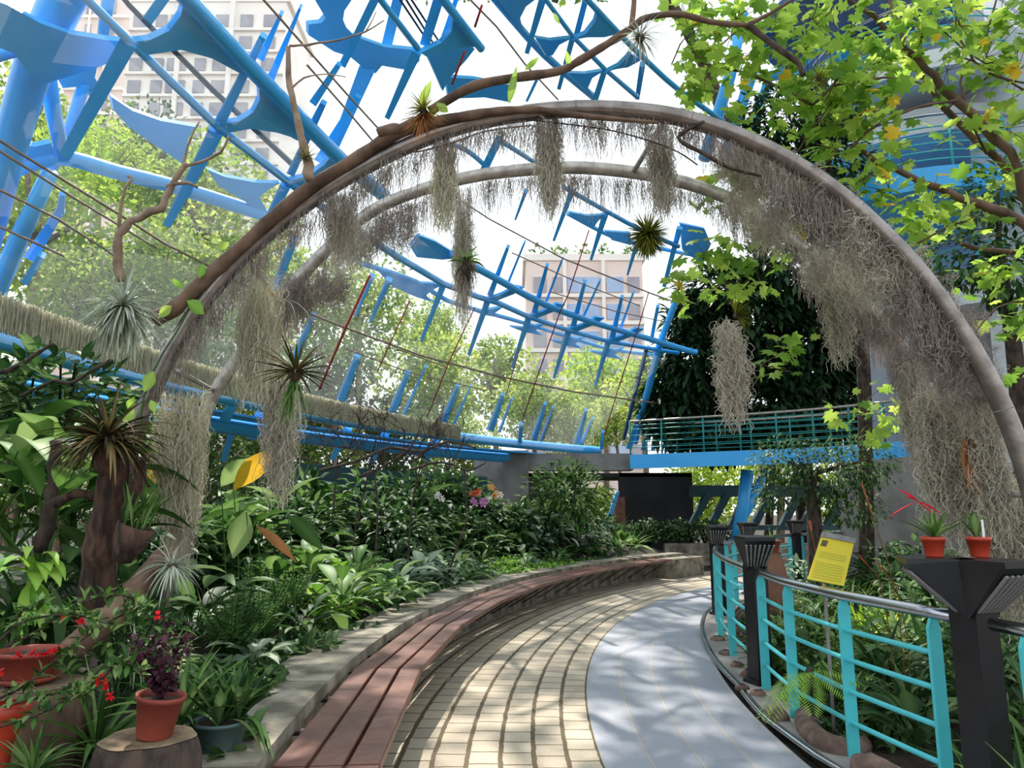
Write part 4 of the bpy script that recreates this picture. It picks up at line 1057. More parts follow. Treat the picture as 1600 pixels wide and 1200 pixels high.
# ================================================================== STUMPS AND POTS
def stump(u, v, t, rr, zbot, label, tiltx=.05):
    c = P(u, v, t); e = empty('tree_stump', (c.x, c.y, zbot), label, 'tree stump')
    n = 36; b = MB(); vs = []; rings = 9
    random.seed(int(u)); ph = [rnd(0, 6.28) for _ in range(4)]
    for k in range(rings):
        z = zbot + (c.z - zbot) * k / (rings - 1)
        for j in range(n):
            q = 2 * pi * j / n
            r = rr * (1.18 - .18 * k / (rings - 1)) * (1 + .05 * sin(3 * q + ph[0]) + .03 * sin(7 * q + ph[1]) + .015 * sin(13 * q + ph[2] + k))
            if k == rings - 1: r *= .965
            vs.append(V((c.x + r * cos(q), c.y + r * sin(q), z)))
    b.add(vs, [(k * n + j, k * n + (j + 1) % n, (k + 1) * n + (j + 1) % n, (k + 1) * n + j) for k in range(rings - 1) for j in range(n)])
    b.build('bark', 'barkdark' if u > 100 else 'bark', e)
    b = MB(); vs = []
    for i, f in enumerate((1, .85, .83, .66, .64, .46, .44, .25, .01)):
        for j in range(n):
            q = 2 * pi * j / n; r = rr * .97 * f * (1 + .05 * sin(3 * q + ph[0]) + .03 * sin(7 * q + ph[1]))
            vs.append(V((c.x + r * cos(q), c.y + r * sin(q), c.z + (.004 if i % 2 else .0) + .003)))
    b.add(vs, [(k * n + j, k * n + (j + 1) % n, (k + 1) * n + (j + 1) % n, (k + 1) * n + j) for k in range(8) for j in range(n)])
    b.build('cut_face', 'cut', e)
    return c
s1 = stump(232, 1152, 3.0, .185, .50, 'dark-barked tree stump at the coping, under the pot of purple foliage')
s2 = stump(72, 1068, 3.35, .185, -.07, 'pale tree stump under the wide terracotta bowl')
random.seed(44)
def pot(name, base, rb, rt, h, m, label, tilt=None, cat='flower pot', rim=.02):
    e = empty(name, base, label, cat)
    b = MB(); b.lathe(base, [(.001, 0), (rb * .96, 0), (rb, .006), (rt * .97, h - rim), (rt * 1.05, h - rim), (rt * 1.06, h), (rt * .96, h), (rt * .92, h - rim), (rt * .9, h * .8)], 32, tilt=tilt)
    b.build('pot', m, e)
    b = MB(); b.lathe(base, [(rt * .93, h * .84), (rt * .5, h * .88), (.001, h * .9)], 20, tilt=tilt); b.build('soil', 'soil', e)
    return e
tl = Matrix.Rotation(.12, 3, 'Y')
base = s1 + V((.03, -.02, .008))
e = pot('potted_plant', base, .068, .092, .165, 'terracotta', 'small terracotta pot of dark purple foliage on the nearest stump', tl, 'potted plant')
b = MB(); bs = MB()
for i in range(8):
    d = V((rnd(-.4, .5), rnd(-.4, .4), 1)).normalized(); L = rnd(.16, .33); p0 = base + V((.02, 0, .14)); bs.tube([p0, p0 + d * L], .003, 5)
    for k in range(34):
        q = p0 + d * L * rnd(.1, 1.05) + rdir() * .02; b.leaf(q, rdir() + V((0, 0, .3)), rnd(.022, .045), .026, .3, 3, tint=random.random())
b.build('foliage', 'L_purple', e); bs.build('stems', 'barkdark', e)
base = s2 + V((-.075, -.02, .012))
e = pot('potted_plant', base, .09, .135, .14, 'terracotta', 'wide terracotta bowl of red-flowered shrub on the pale stump', None, 'potted plant')
b = MB(); b.lathe(base + V((0, 0, .002)), [(.001, 0), (.11, 0), (.135, .025), (.128, .026), (.1, .006)], 28); b.build('saucer', 'terracotta', e)
# red-flowered thorny shrub
bs = MB(); bl = MB(); bf = MB()
p0 = base + V((0, 0, .14))
stems = [[(10, 1010), (60, 985), (120, 945), (190, 930), (235, 955)], [(-20, 1100), (40, 1070), (100, 1020), (150, 985), (215, 945)], [(0, 1000), (40, 970), (110, 960), (150, 970)], [(-20, 1110), (60, 1090), (130, 1072), (160, 1062)], [(-20, 1140), (50, 1120), (110, 1090), (135, 1085)], [(20, 1010), (30, 960), (70, 940)], [(160, 1060), (190, 1030), (220, 1050)]]
for st in stems:
    tt = rnd(2.7, 3.1); q = smooth_pts([P(x, y, tt) for x, y in st], 5); bs.tube(q, [.006, .003], 5)
    for p in q[3:]:
        for k in range(5):
            bl.leaf(p + rdir() * .012, rdir() + V((0, 0, .3)), rnd(.03, .062), .022, .3, 4)
for u, v in ((98, 966), (126, 970), (246, 962), (28, 1025), (50, 1022), (62, 1022), (86, 1014), (0, 1050), (155, 1065), (165, 1072), (160, 1060), (172, 1088), (76, 1022)):
    c = P(u, v, 2.85)
    bf = MB()
    for k in range(9): bf.leaf(c, rdir(), .022, .016, .1, 3)
    bf.build('flower', 'redflower', e)
bs.build('stems', 'barkdark', e); bl.build('foliage', 'L_mid', e)
b = MB(); c = P(8, 1160, 3.0)
b.lathe(c, [(.02, -.15), (.03, .0), (.07, .1), (.085, .14), (.07, .15)], 18); tag(b.build('red_vase', 'redpot'), 'red flared vase standing at the lower left edge', 'vase')
# grey-green planter on the coping
base = G(343, 1168, .5); e = pot('potted_plant', base, .095, .122, .125, 'planter', 'grey-green plastic planter of dark upright leaves on the coping', None, 'potted plant', rim=.016)
b = MB()
for k in range(5):
    c = base + V((rnd(-.07, .07), rnd(-.06, .06), .1)); rosette(b, c, 12, .3, .04, spread=.75, droop=.5, wp=.5, tints=(0, .8))
b.build('leaves', 'L_dark', e)
b = MB()
for k in range(6): b.leaf(base + V((rnd(.04, .12), rnd(-.05, 0), .13)), V((rnd(.1, .5), -.2, .2)), .3, .022, 2.0, 8)
b.build('trailing_leaves', 'L_mid', e)

# pots on nearest lamp
lp = RP(RF(POSTS[1]) - .03, POSTS[1], 1.347)
base = lp + V((-.155, .05, 0)); 
base = V(P(1460, 868, Tof(lp) + .05)); base.z = 1.347
e = pot('potted_plant', base, .042, .058, .105, 'redpot', 'left red pot on the lamp top, with drooping red flower', None, 'potted plant')
b = MB(); rosette(b, base + V((.01, 0, .09)), 22, .2, .022, spread=1.0, droop=.5, wp=.45); b.build('leaves', 'L_mid', e)
b = MB(); c = P(1440, 800, 3.9)
for (du, dv, L) in ((-52, 6, .16), (-35, -36, .12), (28, 0, .11), (-25, -25, .1)):
    q = P(1440 + du, 800 + dv, 3.9)
    s = P(1434, 783, 3.9); b.leaf(s, (q - s) , max(.08, (q - s).length * 1.1), .03, .1, 5, .2)
b.tube([base + V((0, 0, .1)), P(1455, 800, 3.9), P(1434, 783, 3.9)], .004, 5)
b.build('flower', 'redflower', e)
base = V(P(1532, 872, Tof(lp) + .02)); base.z = 1.347
e = pot('potted_plant', base, .042, .058, .105, 'redpot', 'right red pot on the lamp top, with one upright leaf and white tag', None, 'potted plant')
b = MB(); rosette(b, base + V((-.01, 0, .09)), 7, .2, .034, spread=.55, droop=.3, wp=.5); b.build('leaves', 'L_mid', e)
b = MB(); b.box(base + V((.01, -.03, .145)), .014, .003, .1, .2); b.build('plant_tag', 'white', e, smooth=False)

# ================================================================== YELLOW SIGN
sg = empty('sign', P(1300, 1000, 5.2), 'tilted yellow information board on a stake behind the railing', 'sign')
q = [P(1283, 838, 5.35), P(1334, 848, 5.35), P(1318, 916, 5.2), P(1262, 905, 5.2)]
nn = (q[1] - q[0]).cross(q[3] - q[0]).normalized()
if nn.dot(CAM - q[0]) < 0: nn = -nn
b = MB(); b.plate(q, nn, .012); b.build('board', 'yellow', sg, smooth=False)
def onb(x, y, o=.008):
    return q[0] * (1 - x) * (1 - y) + q[1] * x * (1 - y) + q[2] * x * y + q[3] * (1 - x) * y + nn * o
b = MB(); b.plate([onb(-.02, -.10), onb(1.03, -.10), onb(1.02, .02), onb(-.02, .02)], nn, .016); b.build('header_strip', 'louvre', sg, smooth=False)
b = MB(); b.add([onb(.06, .08), onb(.24, .08), onb(.22, .22), onb(.05, .22)], [(0, 1, 2, 3)]); b.build('photo', 'inkdark', sg, smooth=False)
b = MB()
random.seed(8)
for r0, r1, m in ((.26, .24, 0), (.34, .50, 1), (.58, .80, 1), (.86, .93, 0)):
    y = r0
    while y < r1 + .001:
        x = .08 if r0 > .3 else .36
        while x < .88:
            w = rnd(.02, .045); b.add([onb(x, y), onb(x + w, y), onb(x + w, y + .028), onb(x, y + .028)], [(0, 1, 2, 3)]); x += w + .018
        y += .055
b.build('text_lines', 'ink', sg, smooth=False)
b = MB(); b.tube([onb(.5, 1.0, -.02), V((onb(.5, 1.0).x + .01, onb(.5, 1).y + .06, .02))], .012, 6); b.tube([onb(.5, .1, -.02), onb(.5, 1.0, -.02)], .012, 6); b.build('stake', 'concretedark', sg)
random.seed(55)

# ================================================================== PLANTS
def proto(fn, m, extra=None):
    b = MB(); fn(b); o = b.build('p', m); me = o.data; bpy.data.objects.remove(o); return me
def f_lance(n, L, W, h, droop=.9, spread=.9):
    def f(b):
        for i in range(n):
            a = i * 2.4 + rnd(-.3, .3); el = rnd(.1, spread)
            d = V((sin(el) * cos(a), sin(el) * sin(a), cos(el))); st = h * rnd(.4, 1.0)
            p = d * st; b.tube([V((0, 0, 0)), p * .5 + V((0, 0, .03)), p], .004, 4, cap=False, tint=.6)
            d2 = (d + V((cos(a), sin(a), 0)) * rnd(.3, .9)).normalized()
            b.leaf(p, d2, L * rnd(.65, 1.1), W * rnd(.8, 1.15), droop * rnd(.7, 1.6), 6, .18)
    return f
def f_strap(n, L, W, spread=1.0, droop=1.0, wp=.35):
    def f(b): rosette(b, V((0, 0, 0)), n, L, W, spread=spread, droop=droop, wp=wp)
    return f
def f_bush(n, R, H, L, W, stems=7):
    def f(b):
        for i in range(stems):
            d = V((rnd(-.5, .5), rnd(-.5, .5), 1)).normalized(); b.tube([V((0, 0, 0)), d * H * .8], [.012, .005], 5, cap=False, tint=0)
        for i in range(n):
            d = rdir(); d.z = abs(d.z) * .9 - .05; q = rnd(.55, 1)
            p = V((d.x * R * q, d.y * R * q, H * (.3 + .7 * (d.z * q)) if d.z > 0 else H * .25))
            out = (V((d.x, d.y, d.z * .5)) + rdir() * .5).normalized()
            b.leaf(p, out, L * rnd(.6, 1.2), W * rnd(.8, 1.2), rnd(.3, 1.0), 4, .2)
    return f
def f_fern(n, L, W, lf=.05, droop=1.3, spread=1.1):
    def f(b):
        for i in range(n):
            a = i * 2.4 + rnd(-.2, .2); el = spread * rnd(.25, 1); d = V((sin(el) * cos(a), sin(el) * sin(a), cos(el)))
            p = V((0, 0, 0)); k = 16; l = L * rnd(.75, 1.1); pts = []
            for j in range(k):
                sd = d.cross(V((0, 0, 1))).normalized(); up = sd.cross(d)
                if j > 2:
                    w = W * sin(pi * (j / k) ** .7 * .97)
                    for s in (-1, 1):
                        b.rhomb(p, (sd * s + d * .45 - up * .1), max(.01, w), lf * .35, nrm=up, tint=min(1, max(0, .3 + .5 * j / k + rnd(-.2, .2))))
                pts.append(p.copy()); d = (d + V((0, 0, -1)) * droop / k).normalized(); p = p + d * l / k
            b.tube(pts, .003, 3, cap=False, tint=.2)
    return f
def f_ground(n, R, L, W):
    def f(b):
        for i in range(n):
            a = rnd(0, 6.28); q = sqrt(random.random()) * R; d = V((rnd(-.7, .7), rnd(-.7, .7), 1))
            b.leaf(V((q * cos(a), q * sin(a), rnd(0, .04))), d, L * rnd(.6, 1.2), W, rnd(.6, 1.5), 3, .2)
    return f
PR = {}
def mk(k, fn, m, nv=3):
    PR[k] = []
    for i in range(nv):
        random.seed(hash(k) % 1 + sum(map(ord, k)) * 7 + i); PR[k].append(proto(fn, m))
mk('lance', f_lance(16, .46, .15, .45), 'L_mid')
mk('lancedark', f_lance(18, .34, .10, .38), 'L_dark')
mk('lancegrey', f_lance(22, .26, .11, .24), 'L_grey')
mk('lancebright', f_lance(26, .24, .08, .22, spread=1.2), 'L_bright')
mk('bush', f_bush(230, .42, .75, .13, .055), 'L_dark')
mk('bushmid', f_bush(230, .42, .7, .12, .05), 'L_mid')
mk('bushgrey', f_bush(180, .42, .65, .14, .07), 'L_grey')
mk('strap', f_strap(30, .55, .035), 'L_mid')
mk('strapdark', f_strap(34, .5, .04), 'L_dark')
mk('striped', f_strap(60, .32, .016, 1.3, 1.5), 'L_variegated')
mk('straplime', f_strap(26, .42, .045, .9, .7), 'L_lime')
mk('fern', f_fern(20, .5, .09), 'L_mid')
mk('ferndark', f_fern(24, .42, .07, droop=.5, spread=.6), 'L_dark')
mk('fernbright', f_fern(22, .45, .1), 'L_bright')
mk('ground', f_ground(170, .3, .07, .035), 'L_bright', 2)
mk('grounddark', f_ground(150, .3, .12, .055), 'L_dark', 2)
mk('broad', f_lance(14, .44, .15, .5, droop=1.2, spread=.8), 'L_mid')
random.seed(77)
CAT = {'lance': ('broad_leaf_plant', 'plant'), 'lancedark': ('leafy_plant', 'plant'), 'lancegrey': ('grey_leaf_plant', 'plant'), 'lancebright': ('leafy_plant', 'plant'), 'bush': ('bush', 'bush'), 'bushmid': ('bush', 'bush'), 'bushgrey': ('bush', 'bush'),
       'strap': ('strap_leaf_plant', 'plant'), 'strapdark': ('strap_leaf_plant', 'plant'), 'striped': ('spider_plant', 'plant'), 'straplime': ('strap_leaf_plant', 'plant'), 'fern': ('fern', 'fern'), 'ferndark': ('fern', 'fern'), 'fernbright': ('fern', 'fern'),
       'ground': ('ground_cover_plant', 'plant'), 'grounddark': ('ground_cover_plant', 'plant'), 'broad': ('broad_leaf_plant', 'plant')}
def plantw(k, p, s, label, group=None, sz=1, tilt=(0, 0)):
    me = random.choice(PR[k]); o = bpy.data.objects.new(CAT[k][0], me); COL.objects.link(o)
    o.location = p; o.scale = (s, s, s * sz); o.rotation_euler = (tilt[0], tilt[1], rnd(0, 6.28)); tag(o, label, CAT[k][1], group); return o
def gz(R): return .42 + .35 * min(1, max(0, (R - 19.9) / 3))
def plantp(k, u, v, s, label, group=None, sz=1, z=None):
    """u,v = pixel of the plant's foot on the bed"""
    zz = .5 if z is None else z
    for _ in range(3):
        p = G(u, v, zz); R = sqrt((p.x - CX) ** 2 + (p.y - CY) ** 2)
        if z is None: zz = gz(R)
    R = sqrt((p.x - CX) ** 2 + (p.y - CY) ** 2); a = atan2(p.y - CY, CX - p.x); R2 = min(23.1, max(20.15, R)); p = RP(R2, a, gz(R2)); zz = p.z
    p.z = zz - .02; return plantw(k, p, s, label, group, sz)
# bed behind the bench (foot pixel, size)
BED = [
 ('striped', 318, 985, 1.0, 'pale striped spider plant beside the small silver air plant'), ('striped', 350, 1000, .9, 'spider plant between the silver air plant and the dark ferns'),
 ('ferndark', 360, 1040, 1.1, 'dark upright fern beside the planter, nearest the coping'), ('ferndark', 400, 1010, 1.15, 'dark upright fern second along the coping'), ('ferndark', 440, 985, 1.1, 'dark upright fern third along the coping'), ('ferndark', 470, 965, 1.0, 'dark upright fern just before the bright green patch'), ('ferndark', 400, 960, 1.1, 'dark fern in the second row below the huge leaves'),
 ('grounddark', 380, 1075, 1.0, 'low dark foliage at the coping beside the planter'), ('grounddark', 450, 1020, 1.0, 'low dark foliage on the coping edge under the dark ferns'), ('lancegrey', 395, 1045, .7, 'silvery veined plant in front of the dark ferns'),
 ('lancebright', 500, 975, 1.2, 'bright green plant on the coping after the dark ferns'), ('lancebright', 545, 955, 1.3, 'bright green plant in the middle of the fresh green patch'), ('lancebright', 590, 940, 1.2, 'bright green plant at the far end of the fresh green patch'), ('lancebright', 520, 935, 1.2, 'bright green plant in the second row of the fresh patch'), ('fernbright', 555, 925, 1.2, 'bright fern behind the fresh green patch'),
 ('lancegrey', 620, 930, 1.2, 'grey-green plant next to the bright green patch'), ('lancegrey', 660, 915, 1.2, 'grey-green cabbage-like plant above the second coping joint'), ('lancegrey', 700, 905, 1.15, 'grey-green plant before the low bright ground cover'), ('lancegrey', 620, 895, 1.2, 'grey-green plant in the second row'), ('lancegrey', 600, 885, 1.3, 'grey-green plant behind the fresh green patch'),
 ('ground', 745, 898, 1.3, 'low bright ground cover, first clump along the coping'), ('ground', 785, 893, 1.4, 'low bright ground cover, second clump along the coping'), ('ground', 825, 887, 1.4, 'low bright ground cover, third clump along the coping'), ('ground', 860, 882, 1.3, 'low bright ground cover, last clump along the coping'), ('ground', 770, 884, 1.5, 'low bright ground cover behind the first clumps'),
 ('bushgrey', 850, 872, 1.3, 'grey-green bush above the last bright ground cover'), ('bushgrey', 895, 868, 1.3, 'grey-green bush with dark gaps beside the coping'), ('bush', 925, 864, 1.2, 'dark bush near the end of the coping'), ('strap', 960, 862, 1.0, 'strap-leaved plant near the end block'), ('strap', 990, 860, 1.0, 'strap-leaved plant right at the end block'), ('strapdark', 940, 855, 1.2, 'dark strap-leaved plant behind the end of the coping'), ('strapdark', 1010, 857, 1.0, 'dark strap-leaved plant last before the end block'), ('bushmid', 880, 862, 1.5, 'bush before the concrete column'),
 ('lance', 300, 930, 1.35, 'broad-leaved plant behind the small silver air plant'), ('broad', 360, 905, 1.5, 'huge-leaved plant with a drooping grey-green leaf'), ('broad', 400, 890, 1.4, 'huge-leaved plant under the yellowed leaf'), ('lance', 440, 890, 1.4, 'broad-leaved plant beneath the long moss drape'), ('lance', 480, 880, 1.4, 'broad-leaved plant right of the long moss drape'), ('lance', 520, 870, 1.3, 'broad-leaved plant with long pointed leaves reaching right'),
 ('lancedark', 470, 910, 1.3, 'dark leafy plant under the pointed leaves'), ('lancedark', 440, 930, 1.2, 'dark leafy plant above the dark ferns'), ('lancedark', 550, 890, 1.3, 'dark leafy plant above the fresh green patch'),
 ('lance', 335, 870, 1.5, 'tall broad-leaved plant against the square moss curtain'), ('lance', 400, 850, 1.7, 'tall broad-leaved plant at the back under the blue post'),
 ('bush', 560, 870, 1.6, 'dark bush at the back left of the dark vines'), ('bush', 610, 865, 1.6, 'dark bush below the black vine stems'), ('bushgrey', 650, 868, 1.5, 'grey-green bush in the middle of the bed'), ('bush', 690, 868, 1.5, 'dark bush left of the pink flowers'), ('bushgrey', 730, 868, 1.5, 'grey-green bush under the pink flowers'), ('bush', 760, 872, 1.3, 'dark bush below the pale flowers'), ('bushmid', 800, 868, 1.3, 'fresh green bush left of the concrete column'), ('bushmid', 835, 862, 1.3, 'fresh green bush before the concrete column'),
 ('bush', 520, 850, 1.9, 'tall dark bush behind the pointed leaves'), ('bush', 640, 850, 1.9, 'tall dark bush at the back before the teal panel wall'), ('lancedark', 590, 885, 1.4, 'dark leafy plant beside the grey-green bush'), ('bushmid', 700, 852, 1.7, 'tall bush before the teal panel wall'), ('bush', 850, 848, 1.7, 'tall bush at the foot of the column'), ('lancedark', 660, 885, 1.2, 'dark leafy plant over the grey-green rosettes'), ('lancedark', 730, 880, 1.1, 'dark leafy plant over the bright ground cover'), ('fern', 790, 875, 1.3, 'fern above the bright ground cover'),
 ('lance', 250, 900, 1.5, 'broad-leaved plant between the two arch legs'), ('bush', 260, 870, 1.6, 'dark bush behind the arch legs'), ('lancedark', 300, 1010, 1.2, 'dark leafy plant behind the potted purple foliage'), ('striped', 260, 1040, .9, 'pale striped plant behind the purple foliage'), ('grounddark', 330, 1080, 1.2, 'low dark foliage behind the planter'),
]
for k, u, v, s, lab in BED: plantp(k, u, v, s * (1.3 if v > 900 else 1.42), lab)
for i in range(150):
    a = .03 + .66 * (i + rnd(0, 1)) / 150; R = 20.15 + (i % 5) * .62 + rnd(-.2, .2)
    k = random.choice(['grounddark', 'lancedark', 'lance', 'bush', 'grounddark', 'lancegrey'])
    if k == 'bush' and R < 21.5: k = 'lancedark'
    plantw(k, RP(R, a, gz(R) - .03), rnd(.8, 1.15) * (1 if R < 21.5 else 1.5), 'small dark filler plant between the larger bed plants', 'filler plants of the long bed')
random.seed(78)
# left corner, close to the camera
for k, u, v, t, s, lab in (('broad', 60, 900, 4.4, 1.3, 'broad-leaved plant at the left edge level with the bark pot'), ('lance', 20, 860, 4.8, 1.4, 'broad-leaved plant high at the left edge'), ('broad', -20, 840, 4.6, 1.3, 'broad-leaved plant cut by the left edge'), ('lance', 110, 830, 5.0, 1.3, 'broad-leaved plant behind the driftwood trunk'),
    ('lance', 40, 760, 5.5, 1.4, 'leafy plant below the black dead limbs'), ('bush', 90, 740, 6.0, 1.6, 'dark bush behind the large dark red bromeliad'), ('bush', 20, 770, 6.5, 1.9, 'dark bush filling the left edge'), ('lancedark', 130, 960, 4.6, 1.4, 'dark leafy plant behind the leaning log'), ('strapdark', 40, 1000, 4.2, 1.3, 'dark strap plant behind the terracotta bowl'),
    ('lancedark', 200, 1010, 4.4, 1.2, 'dark leafy plant under the leaning log'), ('strap', 150, 1180, 3.3, .9, 'strap-leaved plant between the two stumps'), ('bushmid', 190, 1080, 3.7, .7, 'small bush between stumps and log'), ('striped', 210, 1040, 3.9, 1.0, 'striped plant beneath the leaning log'), ('strap', 50, 1215, 2.9, .5, 'green strap leaves at the bottom left corner'), ('strap', 280, 1130, 3.4, .8, 'strap-leaved plant between the stump and the planter'), ('grounddark', 260, 1180, 3.5, 1.3, 'low dark foliage right of the nearest stump'), ('lancedark', 180, 1130, 3.9, 1.0, 'dark leafy plant behind the stumps'), ('bush', 190, 800, 7, 1.5, 'dark bush seen between the trunk and the arch leg')):
    p = P(u, v, t); o = plantw(k, p, s, lab)
# staghorn fern
e = empty('staghorn_fern', P(50, 880, 3.9), 'staghorn fern with pale forked fronds at the left edge', 'fern')
b = MB(); c = P(55, 900, 3.9)
for (x, y), L in (((110, 870), .3), ((60, 890), .26), ((20, 840), .3), ((95, 830), .25), ((-10, 880), .3), ((40, 960), .35), ((70, 1000), .3)):
    q = P(x, y, 3.7); d = (q - c).normalized()
    b.leaf(c + d * .03, d + V((0, 0, .5)), L, .09, 1.6, 7, .12)
    b.leaf(c + d * .12 + V((0, 0, .05)), d + V((.4, 0, .3)), L * .7, .05, 1.8, 6, .12)
b.build('fronds', 'L_bright', e)
b = MB()
for i in range(8): b.leaf(c + V((rnd(-.1, .1), .05, -.05)), V((rnd(-.3, .3), 0, -1)), rnd(.3, .5), .12, 0, 6)
b.build('shield_fronds', 'L_dark', e)
# yellowed and notable single leaves
def bigleaf(u0, v0, u1, v1, t, W, m, label, droop=.4):
    a, c = P(u0, v0, t), P(u1, v1, t - .1); b = MB(); b.leaf(a, c - a, (c - a).length * 1.05, W, droop, 8, .15, side=(c - a).cross(a - CAM)); e = empty('large_leaf', V((a.x, a.y + .1, .6)), label, 'leaf'); b.build('blade', m, e)
    b = MB(); b.tube(smooth_pts([V((a.x + .08, a.y + .12, .55)), V((a.x + .05, a.y + .08, (a.z + .55) / 2)), a], 4), .005, 5); b.build('leaf_stalk', 'L_mid', e); return e
bigleaf(365, 765, 425, 690, 6.6, .2, 'L_yellow', 'large yellow leaf standing up beside the long moss drape')
bigleaf(345, 760, 385, 705, 6.7, .18, 'L_mid', 'large green leaf left of the yellow one', .5)
bigleaf(385, 800, 362, 868, 6.0, .2, 'L_mid', 'large grey-green leaf hanging point down')
bigleaf(218, 720, 262, 760, 5.6, .11, 'L_yellow', 'yellow leaf beside the left arch leg')
bigleaf(400, 822, 468, 862, 6.0, .08, 'L_brown', 'withered orange-brown leaf above the ferns')
bigleaf(450, 805, 510, 846, 6.2, .14, 'L_mid', 'pale pointed leaf reaching down right')
# flowers
for u, v, m, lab in ((688, 770, 'whitep', 'small white orchid bloom on the left'), (746, 778, 'pink', 'pink orchid bloom cluster'), (760, 782, 'pink', 'second pink orchid bloom just right of the first'), (778, 775, 'whitep', 'white orchid bloom beside the concrete wall'), (770, 764, 'orange', 'orange orchid bloom beside the concrete wall'), (744, 764, 'spike', 'rusty orchid bloom above the pink ones')):
    b = MB(); c = P(u, v + 4, 12)
    for q in range(3):
        cc = c + rdir() * .07
        for k in range(6): b.leaf(cc, V((cos(k), -.4, sin(k * 1.05))), .065, .07, 0, 3)
    e = empty('orchid', V((c.x, c.y, .6)), lab, 'flower'); b.build('petals', m, e)
    b = MB(); b.tube([c, V((c.x + .05, c.y + .05, .6))], .005, 4); b.build('stem', 'L_dark', e)
# big shrub in front of the column opening
e = empty('shrub', P(890, 850, 17), 'tall green shrub in front of the concrete beam', 'shrub')
b = MB(); c = P(885, 775, 17)
for i in range(900):
    d = rdir(); p = c + V((d.x * 1.05, d.y * .8, d.z * .85)) * rnd(.35, 1); b.leaf(p, d + rdir() * .6, rnd(.14, .26), .085, .6, 3)
b.build('foliage', 'L_mid', e)
b = MB()
for i in range(7): b.tube([V((c.x, c.y, .5)), c + V((rnd(-.8, .8), 0, rnd(0, .6)))], [.04, .015], 5)
b.build('stems', 'barkdark', e)
# far planter hedge
for i in range(7):
    p = G(1000 + i * 22, 884, 0); plantw('bush', V((p.x, p.y + .5, .5)), 1.3 + .2 * (i % 2), 'dark bush in the far planter under the footbridge', 'dark bushes in the far planter', .8)

# ---- round bed inside the railing
RB = [('strapdark', 1420, 1130, 1.0, 'dark strap plant low behind the nearest railing'), ('strapdark', 1380, 1080, 1.2, 'dark strap plant under the steel handrail'), ('strapdark', 1450, 1060, 1.3, 'dark strap plant left of the nearest lamp post'), ('strapdark', 1560, 1130, 1.2, 'dark strap plant right of the nearest lamp post'), ('strapdark', 1600, 1060, 1.4, 'dark strap plant at the right edge'), ('strapdark', 1330, 1110, .9, 'dark strap plant beside the bare stone'),
 ('fernbright', 1290, 1090, 1.0, 'bright fern behind the railing between stones'), ('bushmid', 1240, 1060, .8, 'yellow-green bush growing through the railing'), ('bushmid', 1290, 1050, .9, 'yellow-green bush below the yellow sign'), ('fern', 1215, 1050, .9, 'fern beside the second lamp post'), ('fernbright', 1330, 1060, 1.0, 'bright fern under the yellow sign'),
 ('straplime', 1350, 1020, 1.3, 'lime strap plant right of the yellow sign'), ('straplime', 1385, 1010, 1.3, 'lime strap plant before the nearest lamp head'), ('strap', 1330, 1000, 1.3, 'green strap plant just behind the sign stake'), ('strap', 1400, 1030, 1.4, 'green strap plant behind the steel handrail'), ('strapdark', 1440, 1010, 1.5, 'dark strap plant behind the nearest lamp head'), ('bush', 1500, 1010, 1.4, 'dark bush behind the nearest lamp post'), ('bush', 1570, 1000, 1.5, 'dark bush at the right edge behind the lamp'),
 ('strap', 1230, 985, 1.1, 'dry strap plant beside the tall terracotta jar'), ('striped', 1250, 1000, 1.3, 'pale wiry plant left of the yellow sign'), ('striped', 1262, 960, 1.5, 'pale wiry plant behind the yellow sign'), ('bushgrey', 1260, 930, 1.0, 'grey bush behind the yellow sign'), ('straplime', 1345, 960, 1.2, 'lime plant with orange tips right of the sign'), ('bush', 1390, 950, 1.3, 'dark bush behind the left red pot'), ('bush', 1440, 940, 1.4, 'dark bush between the red pots and the far rail'), ('strap', 1300, 950, 1.2, 'green strap plant behind the sign')]
random.seed(79)
for k, u, v, s, lab in RB:
    p = G(u, v, .03); plantw(k, p, s * 1.15, lab)
for i in range(90):
    a = -.12 + .62 * (i + rnd(0, 1)) / 90; R = 15.7 - (i % 4) * .65 + rnd(-.2, .2)
    k = random.choice(['grounddark', 'strapdark', 'lancedark', 'bush', 'strap', 'lancedark'])
    if R > 15 and k == 'bush': k = 'grounddark'
    plantw(k, RP(R, a, .0), rnd(.8, 1.3), 'small dark filler plant inside the railing', 'filler plants of the round bed')
# cycad fronds through railing
e = empty('cycad', G(1265, 1100, .05), 'small cycad pushing drooping fronds through the railing', 'cycad')
b = MB(); c = P(1265, 1050, 5.0)
for tx, ty in ((1180, 1085), (1230, 1090), (1270, 1110), (1320, 1080), (1210, 1065), (1340, 1050), (1195, 1100)):
    q = P(tx, ty, 4.75); d = (q - c) + V((0, 0, .12)); l = (q - c).length * 1.1; d.normalize(); p = c.copy()
    for j in range(18):
        sd = d.cross(V((0, 0, 1))).normalized(); up = sd.cross(d)
        for s in (-1, 1): b.rhomb(p, sd * s + d * .7 - up * .3, .10 * sin(pi * (.15 + .8 * j / 18)) + .02, .008, nrm=up, tint=.6 + .3 * random.random())
        d = (d + V((0, 0, -.06))).normalized(); p = p + d * l / 18
b.build('fronds', 'L_bright', e)
b = MB(); b.tube([G(1265, 1100, .02), c], .03, 8); b.build('trunk', 'barkdark', e)
